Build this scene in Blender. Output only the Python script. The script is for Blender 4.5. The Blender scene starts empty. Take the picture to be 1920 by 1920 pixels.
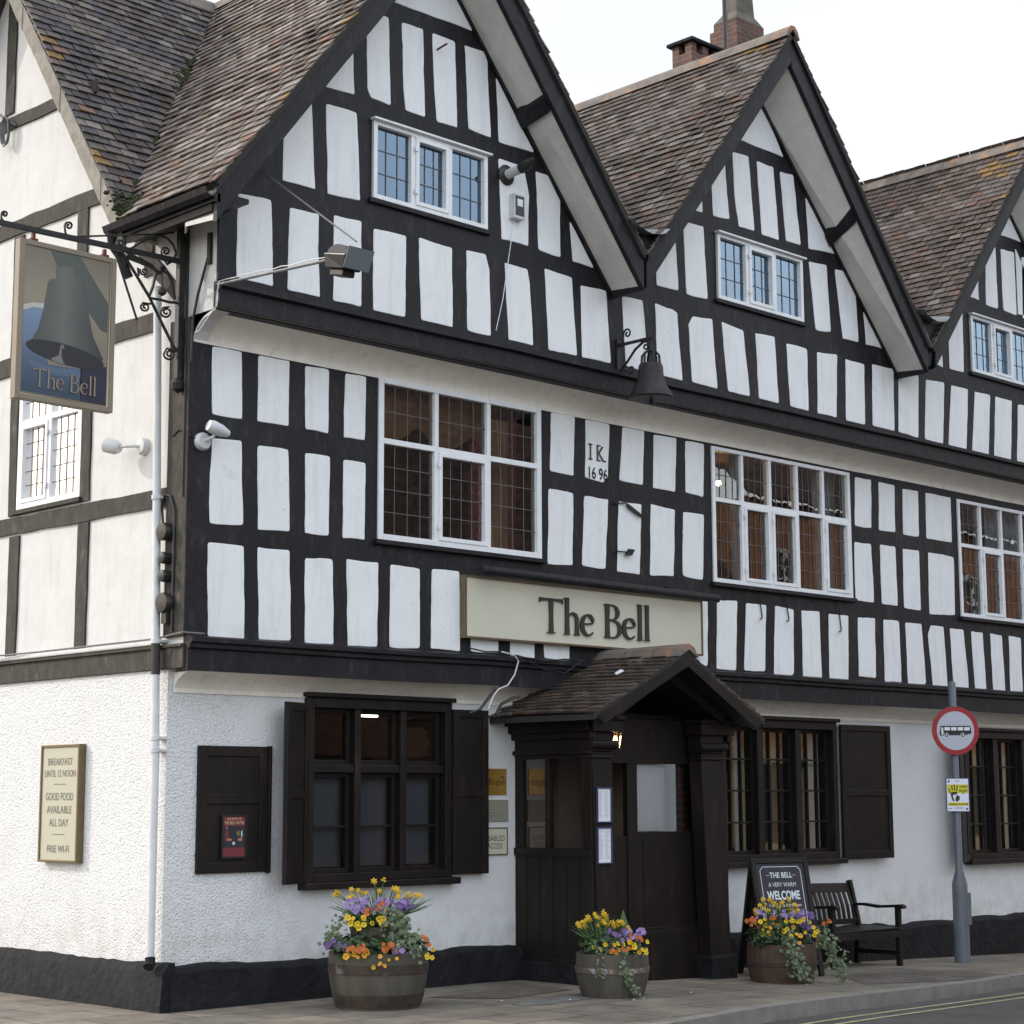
import bpy, bmesh, math, random
from mathutils import Vector, Matrix
from mathutils.geometry import tessellate_polygon
random.seed(7)
S = bpy.context.scene
COL = S.collection
R = math.radians

# ------------------------------------------------------------------ camera
FPX = 3529.129                     # focal length in pixels of the 1920 px photograph
YAW, PITCH, ROLL = 0.7980813, 0.1514508, -0.0036757
CP = Vector((-8.67874, -12.90794, 1.65))
cf = Vector((math.cos(YAW)*math.cos(PITCH), math.sin(YAW)*math.cos(PITCH), math.sin(PITCH)))
_r0 = Vector((math.sin(YAW), -math.cos(YAW), 0)); _u0 = _r0.cross(cf)
cr = _r0*math.cos(ROLL) + _u0*math.sin(ROLL)
cu = -_r0*math.sin(ROLL) + _u0*math.cos(ROLL)
cam = bpy.data.cameras.new('camera'); camo = bpy.data.objects.new('camera', cam); COL.objects.link(camo)
m = Matrix((cr, cu, -cf)).transposed().to_4x4(); m.translation = CP; camo.matrix_world = m
cam.sensor_width = 36; cam.lens = FPX/1920*36; cam.clip_start = 0.1; cam.clip_end = 2000
S.camera = camo

# ------------------------------------------------------------------ light
SUN = Vector((-0.55, 0.83, 0)).normalized(); ELEV = R(31)
sd = bpy.data.lights.new('sun', 'SUN'); sd.energy = 0.8; sd.angle = R(1.2); sd.color = (1, 0.94, 0.86)
so = bpy.data.objects.new('sun', sd); COL.objects.link(so)
sv = Vector((SUN.x*math.cos(ELEV), SUN.y*math.cos(ELEV), math.sin(ELEV)))
so.rotation_euler = (sv).to_track_quat('Z', 'Y').to_euler()
W = bpy.data.worlds.new('World'); S.world = W; W.use_nodes = True
wn = W.node_tree.nodes; wl = W.node_tree.links
sky = wn.new('ShaderNodeTexSky'); sky.sky_type = 'NISHITA'; sky.sun_disc = False
sky.sun_elevation = ELEV; sky.sun_rotation = math.atan2(SUN.x, SUN.y)
sky.dust_density = 4.0; sky.air_density = 1.3; sky.ozone_density = 1.2; sky.altitude = 50
# thin bright cloud veil over most of the sky, made brighter behind the camera to light the shaded front
_tc = wn.new('ShaderNodeTexCoord'); _nz = wn.new('ShaderNodeTexNoise'); _nz.inputs['Scale'].default_value = 2.2; _nz.inputs['Detail'].default_value = 7
_mp = wn.new('ShaderNodeMapping'); _mp.inputs['Scale'].default_value = (1, 1, 2.5); wl.new(_tc.outputs['Generated'], _mp.inputs[0]); wl.new(_mp.outputs[0], _nz.inputs[0])
_mr = wn.new('ShaderNodeMapRange'); _mr.inputs[1].default_value = .3; _mr.inputs[2].default_value = .65; _mr.inputs[3].default_value = .75; _mr.inputs[4].default_value = 1.0; wl.new(_nz.outputs[0], _mr.inputs[0])
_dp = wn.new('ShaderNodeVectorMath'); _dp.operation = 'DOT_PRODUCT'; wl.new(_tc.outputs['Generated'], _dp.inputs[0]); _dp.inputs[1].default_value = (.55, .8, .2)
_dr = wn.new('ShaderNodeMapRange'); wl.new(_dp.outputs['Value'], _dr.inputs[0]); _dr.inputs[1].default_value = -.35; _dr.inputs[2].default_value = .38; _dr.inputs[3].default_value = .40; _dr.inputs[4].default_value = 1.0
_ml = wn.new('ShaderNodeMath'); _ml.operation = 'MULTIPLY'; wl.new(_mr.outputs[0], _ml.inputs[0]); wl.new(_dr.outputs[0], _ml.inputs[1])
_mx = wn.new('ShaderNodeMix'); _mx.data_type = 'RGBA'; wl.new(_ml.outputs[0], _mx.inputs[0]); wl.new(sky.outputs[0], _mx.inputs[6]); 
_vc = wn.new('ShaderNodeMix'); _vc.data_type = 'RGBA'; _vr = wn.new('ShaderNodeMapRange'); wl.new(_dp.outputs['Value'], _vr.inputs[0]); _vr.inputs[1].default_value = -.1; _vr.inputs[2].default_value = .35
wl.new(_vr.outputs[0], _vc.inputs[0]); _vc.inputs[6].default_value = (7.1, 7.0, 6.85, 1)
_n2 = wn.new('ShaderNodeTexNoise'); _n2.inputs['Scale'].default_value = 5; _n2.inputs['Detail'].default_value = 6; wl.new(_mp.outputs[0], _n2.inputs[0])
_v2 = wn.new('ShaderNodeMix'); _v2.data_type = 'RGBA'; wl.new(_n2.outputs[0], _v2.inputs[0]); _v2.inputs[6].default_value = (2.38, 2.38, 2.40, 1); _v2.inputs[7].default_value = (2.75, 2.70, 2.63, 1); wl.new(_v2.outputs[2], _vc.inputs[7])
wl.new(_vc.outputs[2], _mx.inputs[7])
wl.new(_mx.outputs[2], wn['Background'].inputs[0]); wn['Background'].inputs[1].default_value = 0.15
S.view_settings.view_transform = 'Standard'; S.view_settings.look = 'None'
S.view_settings.exposure = 1.45; S.view_settings.gamma = 1

# ------------------------------------------------------------------ helpers
def ray(px, py): return cr*(px-960) + cu*(960-py) + cf*FPX
def at(px, py, axis, v):            # the photograph measured on a wall plane
    d = ray(px, py); i = 'xyz'.index(axis); return CP + d*((v-CP[i])/d[i])

def sm(x): return x*x*(3-2*x)
def hsh(*a):
    s = math.sin(sum(v*k for v, k in zip(a, (12.9898, 78.233, 37.719, 11.13))))*43758.5453
    return s-math.floor(s)
def n1(x, seed=0):
    i = math.floor(x); f = x-i
    return (hsh(i, seed)*(1-sm(f)) + hsh(i+1, seed)*sm(f))*2-1

class Pl:
    def __init__(s, o, U, V, N): s.o, s.U, s.V, s.N = Vector(o), Vector(U), Vector(V), Vector(N)
    def to(s, u, v, n=0): return s.o + s.U*u + s.V*v + s.N*n
def FR(y): return Pl((0, y, 0), (1, 0, 0), (0, 0, 1), (0, -1, 0))
def SD(x): return Pl((x, 0, 0), (0, 1, 0), (0, 0, 1), (-1, 0, 0))      # u = y
def SDT(x): return Pl((x, 0, 0), (0, -1, 0), (0, 0, 1), (-1, 0, 0))    # u = -y, for reading text

class MB:
    def __init__(s): s.v = []; s.f = []; s.mi = []; s.tint = []
    def add(s, vs, fs, mi=0, tint=None):
        b = len(s.v); s.v += [Vector(a) for a in vs]
        for f in fs: s.f.append([b+i for i in f]); s.mi.append(mi); s.tint.append(tint)
        return s
    def box(s, x0, x1, y0, y1, z0, z1, mi=0, tint=None):
        vs = [(x, y, z) for z in (z0, z1) for y in (y0, y1) for x in (x0, x1)]
        return s.add(vs, [(0,2,3,1),(4,5,7,6),(0,1,5,4),(2,6,7,3),(0,4,6,2),(1,3,7,5)], mi, tint)
    def pb(s, pl, u0, u1, v0, v1, n0, n1_, mi=0, tint=None):
        vs = [pl.to(u, v, n) for n in (n0, n1_) for v in (v0, v1) for u in (u0, u1)]
        return s.add(vs, [(0,2,3,1),(4,5,7,6),(0,1,5,4),(2,6,7,3),(0,4,6,2),(1,3,7,5)], mi, tint)
    def prism(s, pts0, pts1, mi=0, cap=True, tint=None):
        n = len(pts0); fs = [(i, (i+1) % n, n+(i+1) % n, n+i) for i in range(n)]
        if cap: fs += [tuple(reversed(range(n))), tuple(range(n, 2*n))]
        return s.add(list(pts0)+list(pts1), fs, mi, tint)
    def poly(s, pl, pts, n0, n1_, mi=0, tint=None):
        return s.prism([pl.to(u, v, n0) for u, v in pts], [pl.to(u, v, n1_) for u, v in pts], mi, True, tint)
    def beam(s, a, b, w, h, up=(0, 0, 1), mi=0, w2=None, h2=None, tint=None):
        a, b = Vector(a), Vector(b); d = (b-a).normalized(); upv = Vector(up)
        sx = d.cross(upv)
        if sx.length < 1e-4: sx = d.cross(Vector((1, 0, 0)))
        sx.normalize(); uz = sx.cross(d)
        w2 = w if w2 is None else w2; h2 = h if h2 is None else h2
        p0 = [a+sx*i*w/2+uz*j*h/2 for i, j in ((-1,-1),(1,-1),(1,1),(-1,1))]
        p1 = [b+sx*i*w2/2+uz*j*h2/2 for i, j in ((-1,-1),(1,-1),(1,1),(-1,1))]
        return s.prism(p0, p1, mi, True, tint)
    def tube(s, pts, r, seg=8, mi=0, tint=None):
        pts = [Vector(p) for p in pts]; rings = []
        prev = None
        for i, p in enumerate(pts):
            d = (pts[min(i+1, len(pts)-1)]-pts[max(i-1, 0)]).normalized()
            if prev is None: a = d.orthogonal().normalized()
            else:
                a = prev - d*prev.dot(d)
                a = a.normalized() if a.length > 1e-6 else d.orthogonal().normalized()
            prev = a; b = d.cross(a); rr = r[i] if isinstance(r, (list, tuple)) else r
            rings.append([p+a*math.cos(t)*rr+b*math.sin(t)*rr for t in [2*math.pi*k/seg for k in range(seg)]])
        vs = [v for q in rings for v in q]; fs = []
        for i in range(len(rings)-1):
            for k in range(seg):
                k2 = (k+1) % seg; fs.append((i*seg+k, i*seg+k2, (i+1)*seg+k2, (i+1)*seg+k))
        fs.append(tuple(reversed(range(seg)))); fs.append(tuple(range((len(rings)-1)*seg, len(rings)*seg)))
        return s.add(vs, fs, mi, tint)
    def lathe(s, o, prof, seg=24, axis=(0, 0, 1), mi=0, fn=None):
        o = Vector(o); ax = Vector(axis).normalized(); a = ax.orthogonal().normalized(); b = ax.cross(a)
        vs = []
        for r, h in prof:
            for k in range(seg):
                t = 2*math.pi*k/seg; rr = r*(fn(t, h) if fn else 1)
                vs.append(o+ax*h+(a*math.cos(t)+b*math.sin(t))*rr)
        fs = [(i*seg+k, i*seg+(k+1) % seg, (i+1)*seg+(k+1) % seg, (i+1)*seg+k) for i in range(len(prof)-1) for k in range(seg)]
        fs.append(tuple(reversed(range(seg)))); fs.append(tuple(range((len(prof)-1)*seg, len(prof)*seg)))
        return s.add(vs, fs, mi)
    def plate(s, pl, loops, n0, n1_, mi=0):     # outer loop + holes, with thickness
        flat = [p for L in loops for p in L]
        tris = tessellate_polygon([[Vector((u, v, 0)) for u, v in L] for L in loops])
        N = len(flat)
        vs = [pl.to(u, v, n1_) for u, v in flat]+[pl.to(u, v, n0) for u, v in flat]
        fs = [tuple(t) for t in tris]+[tuple(N+i for i in reversed(t)) for t in tris]
        b = 0
        for L in loops:
            k = len(L)
            for i in range(k):
                j = (i+1) % k; fs.append((b+i, b+j, N+b+j, N+b+i))
            b += k
        return s.add(vs, fs, mi)
    def build(s, name, mat, parent=None, smooth=False, bevel=0, recalc=True, tint=False, merge=False):
        me = bpy.data.meshes.new(name); me.from_pydata([tuple(v) for v in s.v], [], s.f)
        mats = mat if isinstance(mat, (list, tuple)) else [mat]
        for q in mats: me.materials.append(q)
        me.polygons.foreach_set('material_index', s.mi)
        if tint:
            at_ = me.color_attributes.new('tint', 'FLOAT_COLOR', 'CORNER'); buf = []
            for p in me.polygons:
                c = s.tint[p.index] or (0.5, 0.5, 0.5); buf += [c[0], c[1], c[2], 1]*p.loop_total
            at_.data.foreach_set('color', buf)
        if recalc:
            bm = bmesh.new(); bm.from_mesh(me)
            if merge: bmesh.ops.remove_doubles(bm, verts=bm.verts, dist=1e-4)
            bmesh.ops.recalc_face_normals(bm, faces=bm.faces); bm.to_mesh(me); bm.free()
        if smooth:
            me.polygons.foreach_set('use_smooth', [True]*len(me.polygons)); me.set_sharp_from_angle(angle=R(38))
        o = bpy.data.objects.new(name, me); COL.objects.link(o)
        if parent is not None: o.parent = parent
        if bevel:
            md = o.modifiers.new('bevel', 'BEVEL'); md.width = bevel; md.segments = 2; md.limit_method = 'ANGLE'; md.angle_limit = R(50)
        return o

def thing(name, label, cat, loc=(0, 0, 0), group=None, rz=0):
    o = bpy.data.objects.new(name, None); COL.objects.link(o); o.location = loc; o.rotation_euler = (0, 0, rz)
    o.empty_display_size = 0.1; o['label'] = label; o['category'] = cat
    if group: o['group'] = group
    return o
def tag(o, label, cat, group=None):
    o['label'] = label; o['category'] = cat
    if group: o['group'] = group
    return o
def struct(o): o['kind'] = 'structure'; return o

# ------------------------------------------------------------------ materials
def MAT(name, col, rough=0.7, metal=0, var=0.0, vscale=8, bump=0.0, bscale=60, col2=None, c2scale=3, c2lo=0.5, c2hi=0.7,
        stretch=None, spec=0.4, emit=None, estr=0, tint=False, bdist=0.01, detail=5, streak=0):
    mt = bpy.data.materials.new(name); mt.use_nodes = True; N = mt.node_tree.nodes; L = mt.node_tree.links
    b = N['Principled BSDF']; b.inputs['Roughness'].default_value = rough; b.inputs['Metallic'].default_value = metal
    b.inputs['Specular IOR Level'].default_value = spec
    b.inputs['Base Color'].default_value = (*col, 1)
    tc = N.new('ShaderNodeTexCoord'); src = tc.outputs['Object']
    if stretch:
        mp = N.new('ShaderNodeMapping'); mp.inputs['Scale'].default_value = stretch; L.new(src, mp.inputs[0]); src = mp.outputs[0]
    cur = None
    def mixn(A, B, fac, mode='MIX'):
        x = N.new('ShaderNodeMix'); x.data_type = 'RGBA'; x.blend_type = mode
        if isinstance(A, tuple): x.inputs[6].default_value = (*A, 1)
        else: L.new(A, x.inputs[6])
        if isinstance(B, tuple): x.inputs[7].default_value = (*B, 1)
        else: L.new(B, x.inputs[7])
        if isinstance(fac, float): x.inputs[0].default_value = fac
        else: L.new(fac, x.inputs[0])
        return x.outputs[2]
    if tint:
        a = N.new('ShaderNodeVertexColor'); a.layer_name = 'tint'; cur = a.outputs[0]
    if col2 is not None:
        nz = N.new('ShaderNodeTexNoise'); nz.inputs['Scale'].default_value = c2scale; nz.inputs['Detail'].default_value = 8
        nz.inputs['Roughness'].default_value = 0.65; L.new(src, nz.inputs['Vector'])
        mr = N.new('ShaderNodeMapRange'); mr.inputs[1].default_value = c2lo; mr.inputs[2].default_value = c2hi; L.new(nz.outputs[0], mr.inputs[0])
        cur = mixn(cur if cur is not None else col, col2, mr.outputs[0])
    if var:
        nz = N.new('ShaderNodeTexNoise'); nz.inputs['Scale'].default_value = vscale; nz.inputs['Detail'].default_value = 6; L.new(src, nz.inputs['Vector'])
        mr = N.new('ShaderNodeMapRange'); mr.inputs[1].default_value = 0.25; mr.inputs[2].default_value = 0.75
        mr.inputs[3].default_value = 1-var; mr.inputs[4].default_value = 1+var; L.new(nz.outputs[0], mr.inputs[0])
        cur = mixn(cur if cur is not None else col, mr.outputs[0], 1.0, 'MULTIPLY')
    if streak:
        mp2 = N.new('ShaderNodeMapping'); mp2.inputs['Scale'].default_value = (7, 7, .9); L.new(tc.outputs['Object'], mp2.inputs[0])
        nz = N.new('ShaderNodeTexNoise'); nz.inputs['Scale'].default_value = 1.6; nz.inputs['Detail'].default_value = 9; nz.inputs['Roughness'].default_value = .7; L.new(mp2.outputs[0], nz.inputs['Vector'])
        mr = N.new('ShaderNodeMapRange'); mr.inputs[1].default_value = .5; mr.inputs[2].default_value = .78; mr.inputs[3].default_value = 1; mr.inputs[4].default_value = 1-streak; L.new(nz.outputs[0], mr.inputs[0])
        cur = mixn(cur if cur is not None else col, mr.outputs[0], 1.0, 'MULTIPLY')
        sp = N.new('ShaderNodeTexNoise'); sp.inputs['Scale'].default_value = 34; sp.inputs['Detail'].default_value = 2; L.new(tc.outputs['Object'], sp.inputs['Vector'])
        sr = N.new('ShaderNodeMapRange'); sr.inputs[1].default_value = .73; sr.inputs[2].default_value = .78; sr.inputs[4].default_value = .7; L.new(sp.outputs[0], sr.inputs[0])
        cur = mixn(cur, (.18, .16, .14), sr.outputs[0])
    if cur is not None: L.new(cur, b.inputs['Base Color'])
    if bump:
        nz = N.new('ShaderNodeTexNoise'); nz.inputs['Scale'].default_value = bscale; nz.inputs['Detail'].default_value = detail; L.new(src, nz.inputs['Vector'])
        bp = N.new('ShaderNodeBump'); bp.inputs['Strength'].default_value = bump; bp.inputs['Distance'].default_value = bdist
        L.new(nz.outputs[0], bp.inputs['Height']); L.new(bp.outputs[0], b.inputs['Normal'])
    if emit: b.inputs['Emission Color'].default_value = (*emit, 1); b.inputs['Emission Strength'].default_value = estr
    return mt

M = {}
M['timber'] = MAT('black_painted_timber', (0.0125, 0.0115, 0.015), 0.55, var=0.35, vscale=5, bump=0.7, bscale=30, spec=.25, stretch=(1, 1, .35), col2=(0.042, 0.037, 0.038), c2scale=13, c2lo=.55, c2hi=.75)
M['timber_old'] = MAT('weathered_timber', (0.046, 0.041, 0.035), 0.85, var=0.35, vscale=14, bump=0.6, bscale=50, stretch=(1, 1, .5), col2=(0.09, 0.08, 0.068), c2scale=11, c2lo=.55, c2hi=.7)
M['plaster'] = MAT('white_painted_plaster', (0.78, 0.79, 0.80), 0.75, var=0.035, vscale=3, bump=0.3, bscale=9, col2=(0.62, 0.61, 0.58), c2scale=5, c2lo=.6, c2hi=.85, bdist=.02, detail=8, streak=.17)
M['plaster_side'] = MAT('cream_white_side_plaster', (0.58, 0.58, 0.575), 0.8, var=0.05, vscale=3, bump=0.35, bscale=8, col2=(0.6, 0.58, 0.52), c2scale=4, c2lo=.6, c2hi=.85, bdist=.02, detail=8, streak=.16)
M['cove'] = MAT('cream_cove_plaster', (0.80, 0.755, 0.69), 0.8, var=0.07, vscale=6, bump=0.25, bscale=12, col2=(0.45, 0.40, 0.33), c2scale=7, c2lo=.6, c2hi=.85, streak=.14)
M['soffit'] = MAT('soffit_board', (0.62, 0.60, 0.57), 0.8, var=0.08, vscale=8, bump=.15, bscale=80)
M['brown'] = MAT('dark_brown_wood', (0.0085, 0.0055, 0.0048), 0.5, var=0.35, vscale=6, bump=0.3, bscale=50, stretch=(1, 1, .3), col2=(0.026, 0.015, 0.012), c2scale=6, c2lo=.55, c2hi=.8, spec=.3)
M['plinth'] = MAT('black_plinth', (0.011, 0.011, 0.013), 0.8, var=0.4, vscale=5, bump=0.8, bscale=14, col2=(0.04, 0.036, 0.032), spec=.2, c2scale=8, c2lo=.58, c2hi=.8, bdist=.03, detail=8)
M['whitewood'] = MAT('white_window_paint', (0.76, 0.77, 0.79), 0.45, var=0.06, vscale=12, bump=.1, bscale=60, col2=(0.5, 0.46, 0.4), c2scale=22, c2lo=.66, c2hi=.78)
M['lead'] = MAT('window_lead', (0.13, 0.12, 0.125), 0.5, 0.2)
M['iron'] = MAT('black_iron', (0.022, 0.02, 0.021), 0.5, 0.3, var=.4, vscale=20, bump=.3, bscale=80)
M['rust'] = MAT('rusty_iron', (0.12, 0.03, 0.02), 0.7, 0.2)
M['whiteplastic'] = MAT('white_painted_metal', (0.58, 0.59, 0.61), 0.5, var=.12, vscale=6, bump=.05, streak=.2)
M['steel'] = MAT('grey_steel', (0.16, 0.16, 0.165), 0.5, 0.3, var=.2)
M['darkmetal'] = MAT('dark_lamp_metal', (0.035, 0.033, 0.034), 0.35, 0.4, var=.2)
M['grey'] = MAT('grey_post_paint', (0.115, 0.13, 0.155), 0.4, var=.12, vscale=8, bump=.1)
M['signcream'] = MAT('sign_cream', (0.58, 0.555, 0.45), 0.55, var=.05, vscale=2)
M['signframe'] = MAT('bronze_frame', (0.16, 0.12, 0.07), 0.4, 0.5, var=.15)
M['letter'] = MAT('dark_letter', (0.035, 0.03, 0.025), 0.45)
M['brass'] = MAT('brass', (0.62, 0.37, 0.08), 0.28, 0.75, var=.2, vscale=6)
M['paper'] = MAT('paper', (0.72, 0.74, 0.78), 0.6)
M['blue'] = MAT('blue_frame', (0.03, 0.04, 0.11), 0.4)
M['barrel'] = MAT('barrel_oak', (0.068, 0.06, 0.047), 0.8, var=.4, vscale=7, bump=.5, bscale=30, stretch=(1, 1, .25))
M['hoop'] = MAT('barrel_hoop', (0.055, 0.04, 0.032), 0.7, 0.3, var=.4, vscale=12, col2=(0.2, .2, .19), c2scale=5, c2lo=.6, c2hi=.7)
M['soil'] = MAT('soil', (0.03, 0.022, 0.015), 0.95, bump=.6)
M['tile'] = MAT('clay_roof_tile', (0.1, 0.1, 0.1), 0.62, tint=True, var=.35, vscale=22, bump=.4, bscale=70, col2=(0.045, 0.042, 0.035), c2scale=7, c2lo=.6, c2hi=.9)
M['tilebase'] = MAT('tile_underlay', (0.03, 0.026, 0.024), 0.9)
M['ridge'] = MAT('ridge_tile', (0.15, 0.13, 0.115), 0.75, var=.35, vscale=6, bump=.4, bscale=40, col2=(0.28, 0.12, 0.05), c2scale=3, c2lo=.55, c2hi=.7)
M['leadsheet'] = MAT('lead_sheet', (0.22, 0.24, 0.26), 0.5, .3, var=.3)
M['stonebarge'] = MAT('weathered_barge', (0.24, 0.22, 0.19), 0.9, var=.3, vscale=9, bump=.7, bscale=30)
M['moss'] = MAT('moss', (0.022, 0.028, 0.007), 0.95, var=.4, vscale=30, bump=.8, bscale=60)
M['sidehalf'] = MAT('room_wall', (0.20, 0.125, 0.08), 0.85, var=.2, vscale=3)
M['roomdark'] = MAT('dark_room_wall', (0.15, 0.10, 0.075), 0.85, var=.2, vscale=2)
M['curtain'] = MAT('cream_curtain', (0.50, 0.33, 0.18), 0.9, var=.1)
M['redcurtain'] = MAT('red_curtain', (0.22, 0.045, 0.045), 0.9, col2=(0.5, .35, .3), c2scale=30, c2lo=.62, c2hi=.68)
M['net'] = MAT('net_curtain', (0.42, 0.47, 0.52), 0.9, var=.1)
M['blind'] = MAT('grey_blind', (0.10, 0.11, 0.13), 0.8, var=.1, vscale=2)
M['bulb'] = MAT('lit_bulb', (1, .6, .3), emit=(1, .62, .28), estr=22)
M['bulb2'] = MAT('lit_bulb_small', (1, .6, .3), emit=(1, .55, .2), estr=9)
M['glow'] = MAT('tube_light', (1, 1, .9), emit=(1, .95, .8), estr=3)

def roughcast():
    mt = bpy.data.materials.new('roughcast_render'); mt.use_nodes = True; N = mt.node_tree.nodes; L = mt.node_tree.links
    b = N['Principled BSDF']; b.inputs['Roughness'].default_value = .85; b.inputs['Specular IOR Level'].default_value = .25
    tc = N.new('ShaderNodeTexCoord'); sx = N.new('ShaderNodeSeparateXYZ'); L.new(tc.outputs['Object'], sx.inputs[0])
    wob = N.new('ShaderNodeTexNoise'); wob.inputs['Scale'].default_value = 1.6; wob.inputs['Detail'].default_value = 3; L.new(tc.outputs['Object'], wob.inputs[0])
    ad = N.new('ShaderNodeMath'); ad.operation = 'MULTIPLY_ADD'; L.new(wob.outputs[0], ad.inputs[0]); ad.inputs[1].default_value = 1.4; L.new(sx.outputs[0], ad.inputs[2])
    mk = N.new('ShaderNodeMapRange'); L.new(ad.outputs[0], mk.inputs[0]); mk.inputs[1].default_value = 1.2; mk.inputs[2].default_value = 2.4; mk.inputs[3].default_value = 1; mk.inputs[4].default_value = 0.12
    v = N.new('ShaderNodeTexNoise'); v.inputs['Scale'].default_value = 52; v.inputs['Detail'].default_value = 3; v.inputs['Roughness'].default_value = .55; L.new(tc.outputs['Object'], v.inputs[0])
    v2 = N.new('ShaderNodeTexVoronoi'); v2.inputs['Scale'].default_value = 62; L.new(tc.outputs['Object'], v2.inputs[0])
    sm_ = N.new('ShaderNodeMath'); sm_.operation = 'MULTIPLY_ADD'; L.new(v2.outputs[0], sm_.inputs[0]); sm_.inputs[1].default_value = -.55; L.new(v.outputs[0], sm_.inputs[2])
    h = N.new('ShaderNodeMath'); h.operation = 'MULTIPLY'; L.new(sm_.outputs[0], h.inputs[0]); L.new(mk.outputs[0], h.inputs[1])
    big = N.new('ShaderNodeTexNoise'); big.inputs['Scale'].default_value = 3.2; big.inputs['Detail'].default_value = 6; L.new(tc.outputs['Object'], big.inputs[0])
    h2 = N.new('ShaderNodeMath'); h2.operation = 'MULTIPLY_ADD'; L.new(big.outputs[0], h2.inputs[0]); h2.inputs[1].default_value = .9; L.new(h.outputs[0], h2.inputs[2])
    bp = N.new('ShaderNodeBump'); bp.inputs['Strength'].default_value = .75; bp.inputs['Distance'].default_value = .019; L.new(h2.outputs[0], bp.inputs['Height']); L.new(bp.outputs[0], b.inputs['Normal'])
    # darker pits and a greyer, more worn stretch to the right
    pit = N.new('ShaderNodeMapRange'); L.new(sm_.outputs[0], pit.inputs[0]); pit.inputs[1].default_value = .02; pit.inputs[2].default_value = .17; pit.inputs[3].default_value = .38; pit.inputs[4].default_value = 0
    pm = N.new('ShaderNodeMath'); pm.operation = 'MULTIPLY'; L.new(pit.outputs[0], pm.inputs[0]); L.new(mk.outputs[0], pm.inputs[1])
    mx = N.new('ShaderNodeMix'); mx.data_type = 'RGBA'; L.new(pm.outputs[0], mx.inputs[0]); mx.inputs[6].default_value = (.70, .705, .715, 1); mx.inputs[7].default_value = (.40, .38, .37, 1)
    st = N.new('ShaderNodeTexNoise'); st.inputs['Scale'].default_value = 1.3; st.inputs['Detail'].default_value = 9; st.inputs['Roughness'].default_value = .7; L.new(tc.outputs['Object'], st.inputs[0])
    sr = N.new('ShaderNodeMapRange'); L.new(st.outputs[0], sr.inputs[0]); sr.inputs[1].default_value = .55; sr.inputs[2].default_value = .8; sr.inputs[3].default_value = 0; sr.inputs[4].default_value = .6
    mx2 = N.new('ShaderNodeMix'); mx2.data_type = 'RGBA'; L.new(sr.outputs[0], mx2.inputs[0]); L.new(mx.outputs[2], mx2.inputs[6]); mx2.inputs[7].default_value = (.60, .56, .52, 1)
    # splashed dirt low on the wall, broken up by noise
    dz = N.new('ShaderNodeMapRange'); L.new(sx.outputs[2], dz.inputs[0]); dz.inputs[1].default_value = .95; dz.inputs[2].default_value = .25
    dn = N.new('ShaderNodeTexNoise'); dn.inputs['Scale'].default_value = 5; dn.inputs['Detail'].default_value = 8; dn.inputs['Roughness'].default_value = .75; L.new(tc.outputs['Object'], dn.inputs[0])
    dr = N.new('ShaderNodeMapRange'); L.new(dn.outputs[0], dr.inputs[0]); dr.inputs[1].default_value = .42; dr.inputs[2].default_value = .72; dr.inputs[4].default_value = .75
    dm_ = N.new('ShaderNodeMath'); dm_.operation = 'MULTIPLY'; L.new(dz.outputs[0], dm_.inputs[0]); L.new(dr.outputs[0], dm_.inputs[1])
    mx3 = N.new('ShaderNodeMix'); mx3.data_type = 'RGBA'; L.new(dm_.outputs[0], mx3.inputs[0]); L.new(mx2.outputs[2], mx3.inputs[6]); mx3.inputs[7].default_value = (.36, .34, .30, 1)
    L.new(mx3.outputs[2], b.inputs['Base Color'])
    return mt
M['roughcast'] = roughcast()

def glass(name, tint=(.8, .82, .82), refl=1.0, rough=.01, gcol=(1, 1, 1)):
    mt = bpy.data.materials.new(name); mt.use_nodes = True; N = mt.node_tree.nodes; L = mt.node_tree.links; N.clear()
    o = N.new('ShaderNodeOutputMaterial'); t = N.new('ShaderNodeBsdfTransparent'); t.inputs[0].default_value = (*tint, 1)
    g = N.new('ShaderNodeBsdfGlossy'); g.inputs['Roughness'].default_value = rough; g.inputs['Color'].default_value = (*gcol, 1)
    fr = N.new('ShaderNodeFresnel'); fr.inputs[0].default_value = 1.55
    ml = N.new('ShaderNodeMath'); ml.operation = 'MULTIPLY'; ml.inputs[1].default_value = refl; ml.use_clamp = True
    tc = N.new('ShaderNodeTexCoord'); nz = N.new('ShaderNodeTexNoise'); nz.inputs['Scale'].default_value = 4; L.new(tc.outputs['Object'], nz.inputs[0])
    bp = N.new('ShaderNodeBump'); bp.inputs['Strength'].default_value = .05; bp.inputs['Distance'].default_value = .01; L.new(nz.outputs[0], bp.inputs['Height']); L.new(bp.outputs[0], g.inputs['Normal'])
    L.new(fr.outputs[0], ml.inputs[0]); mx = N.new('ShaderNodeMixShader'); L.new(ml.outputs[0], mx.inputs[0]); L.new(t.outputs[0], mx.inputs[1]); L.new(g.outputs[0], mx.inputs[2]); L.new(mx.outputs[0], o.inputs[0])
    return mt
M['glass'] = glass('window_glass', refl=2.0)
M['glass_dim'] = glass('porch_glass', refl=.12)
M['glass_gf'] = glass('ground_floor_glass', refl=1.3)
M['glass_sky'] = glass('upper_window_glass', refl=4.5, gcol=(.44, .58, .74), tint=(.45, .5, .55))  # glossy colour tinted to put a blue sky reflection into the panes

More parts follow.
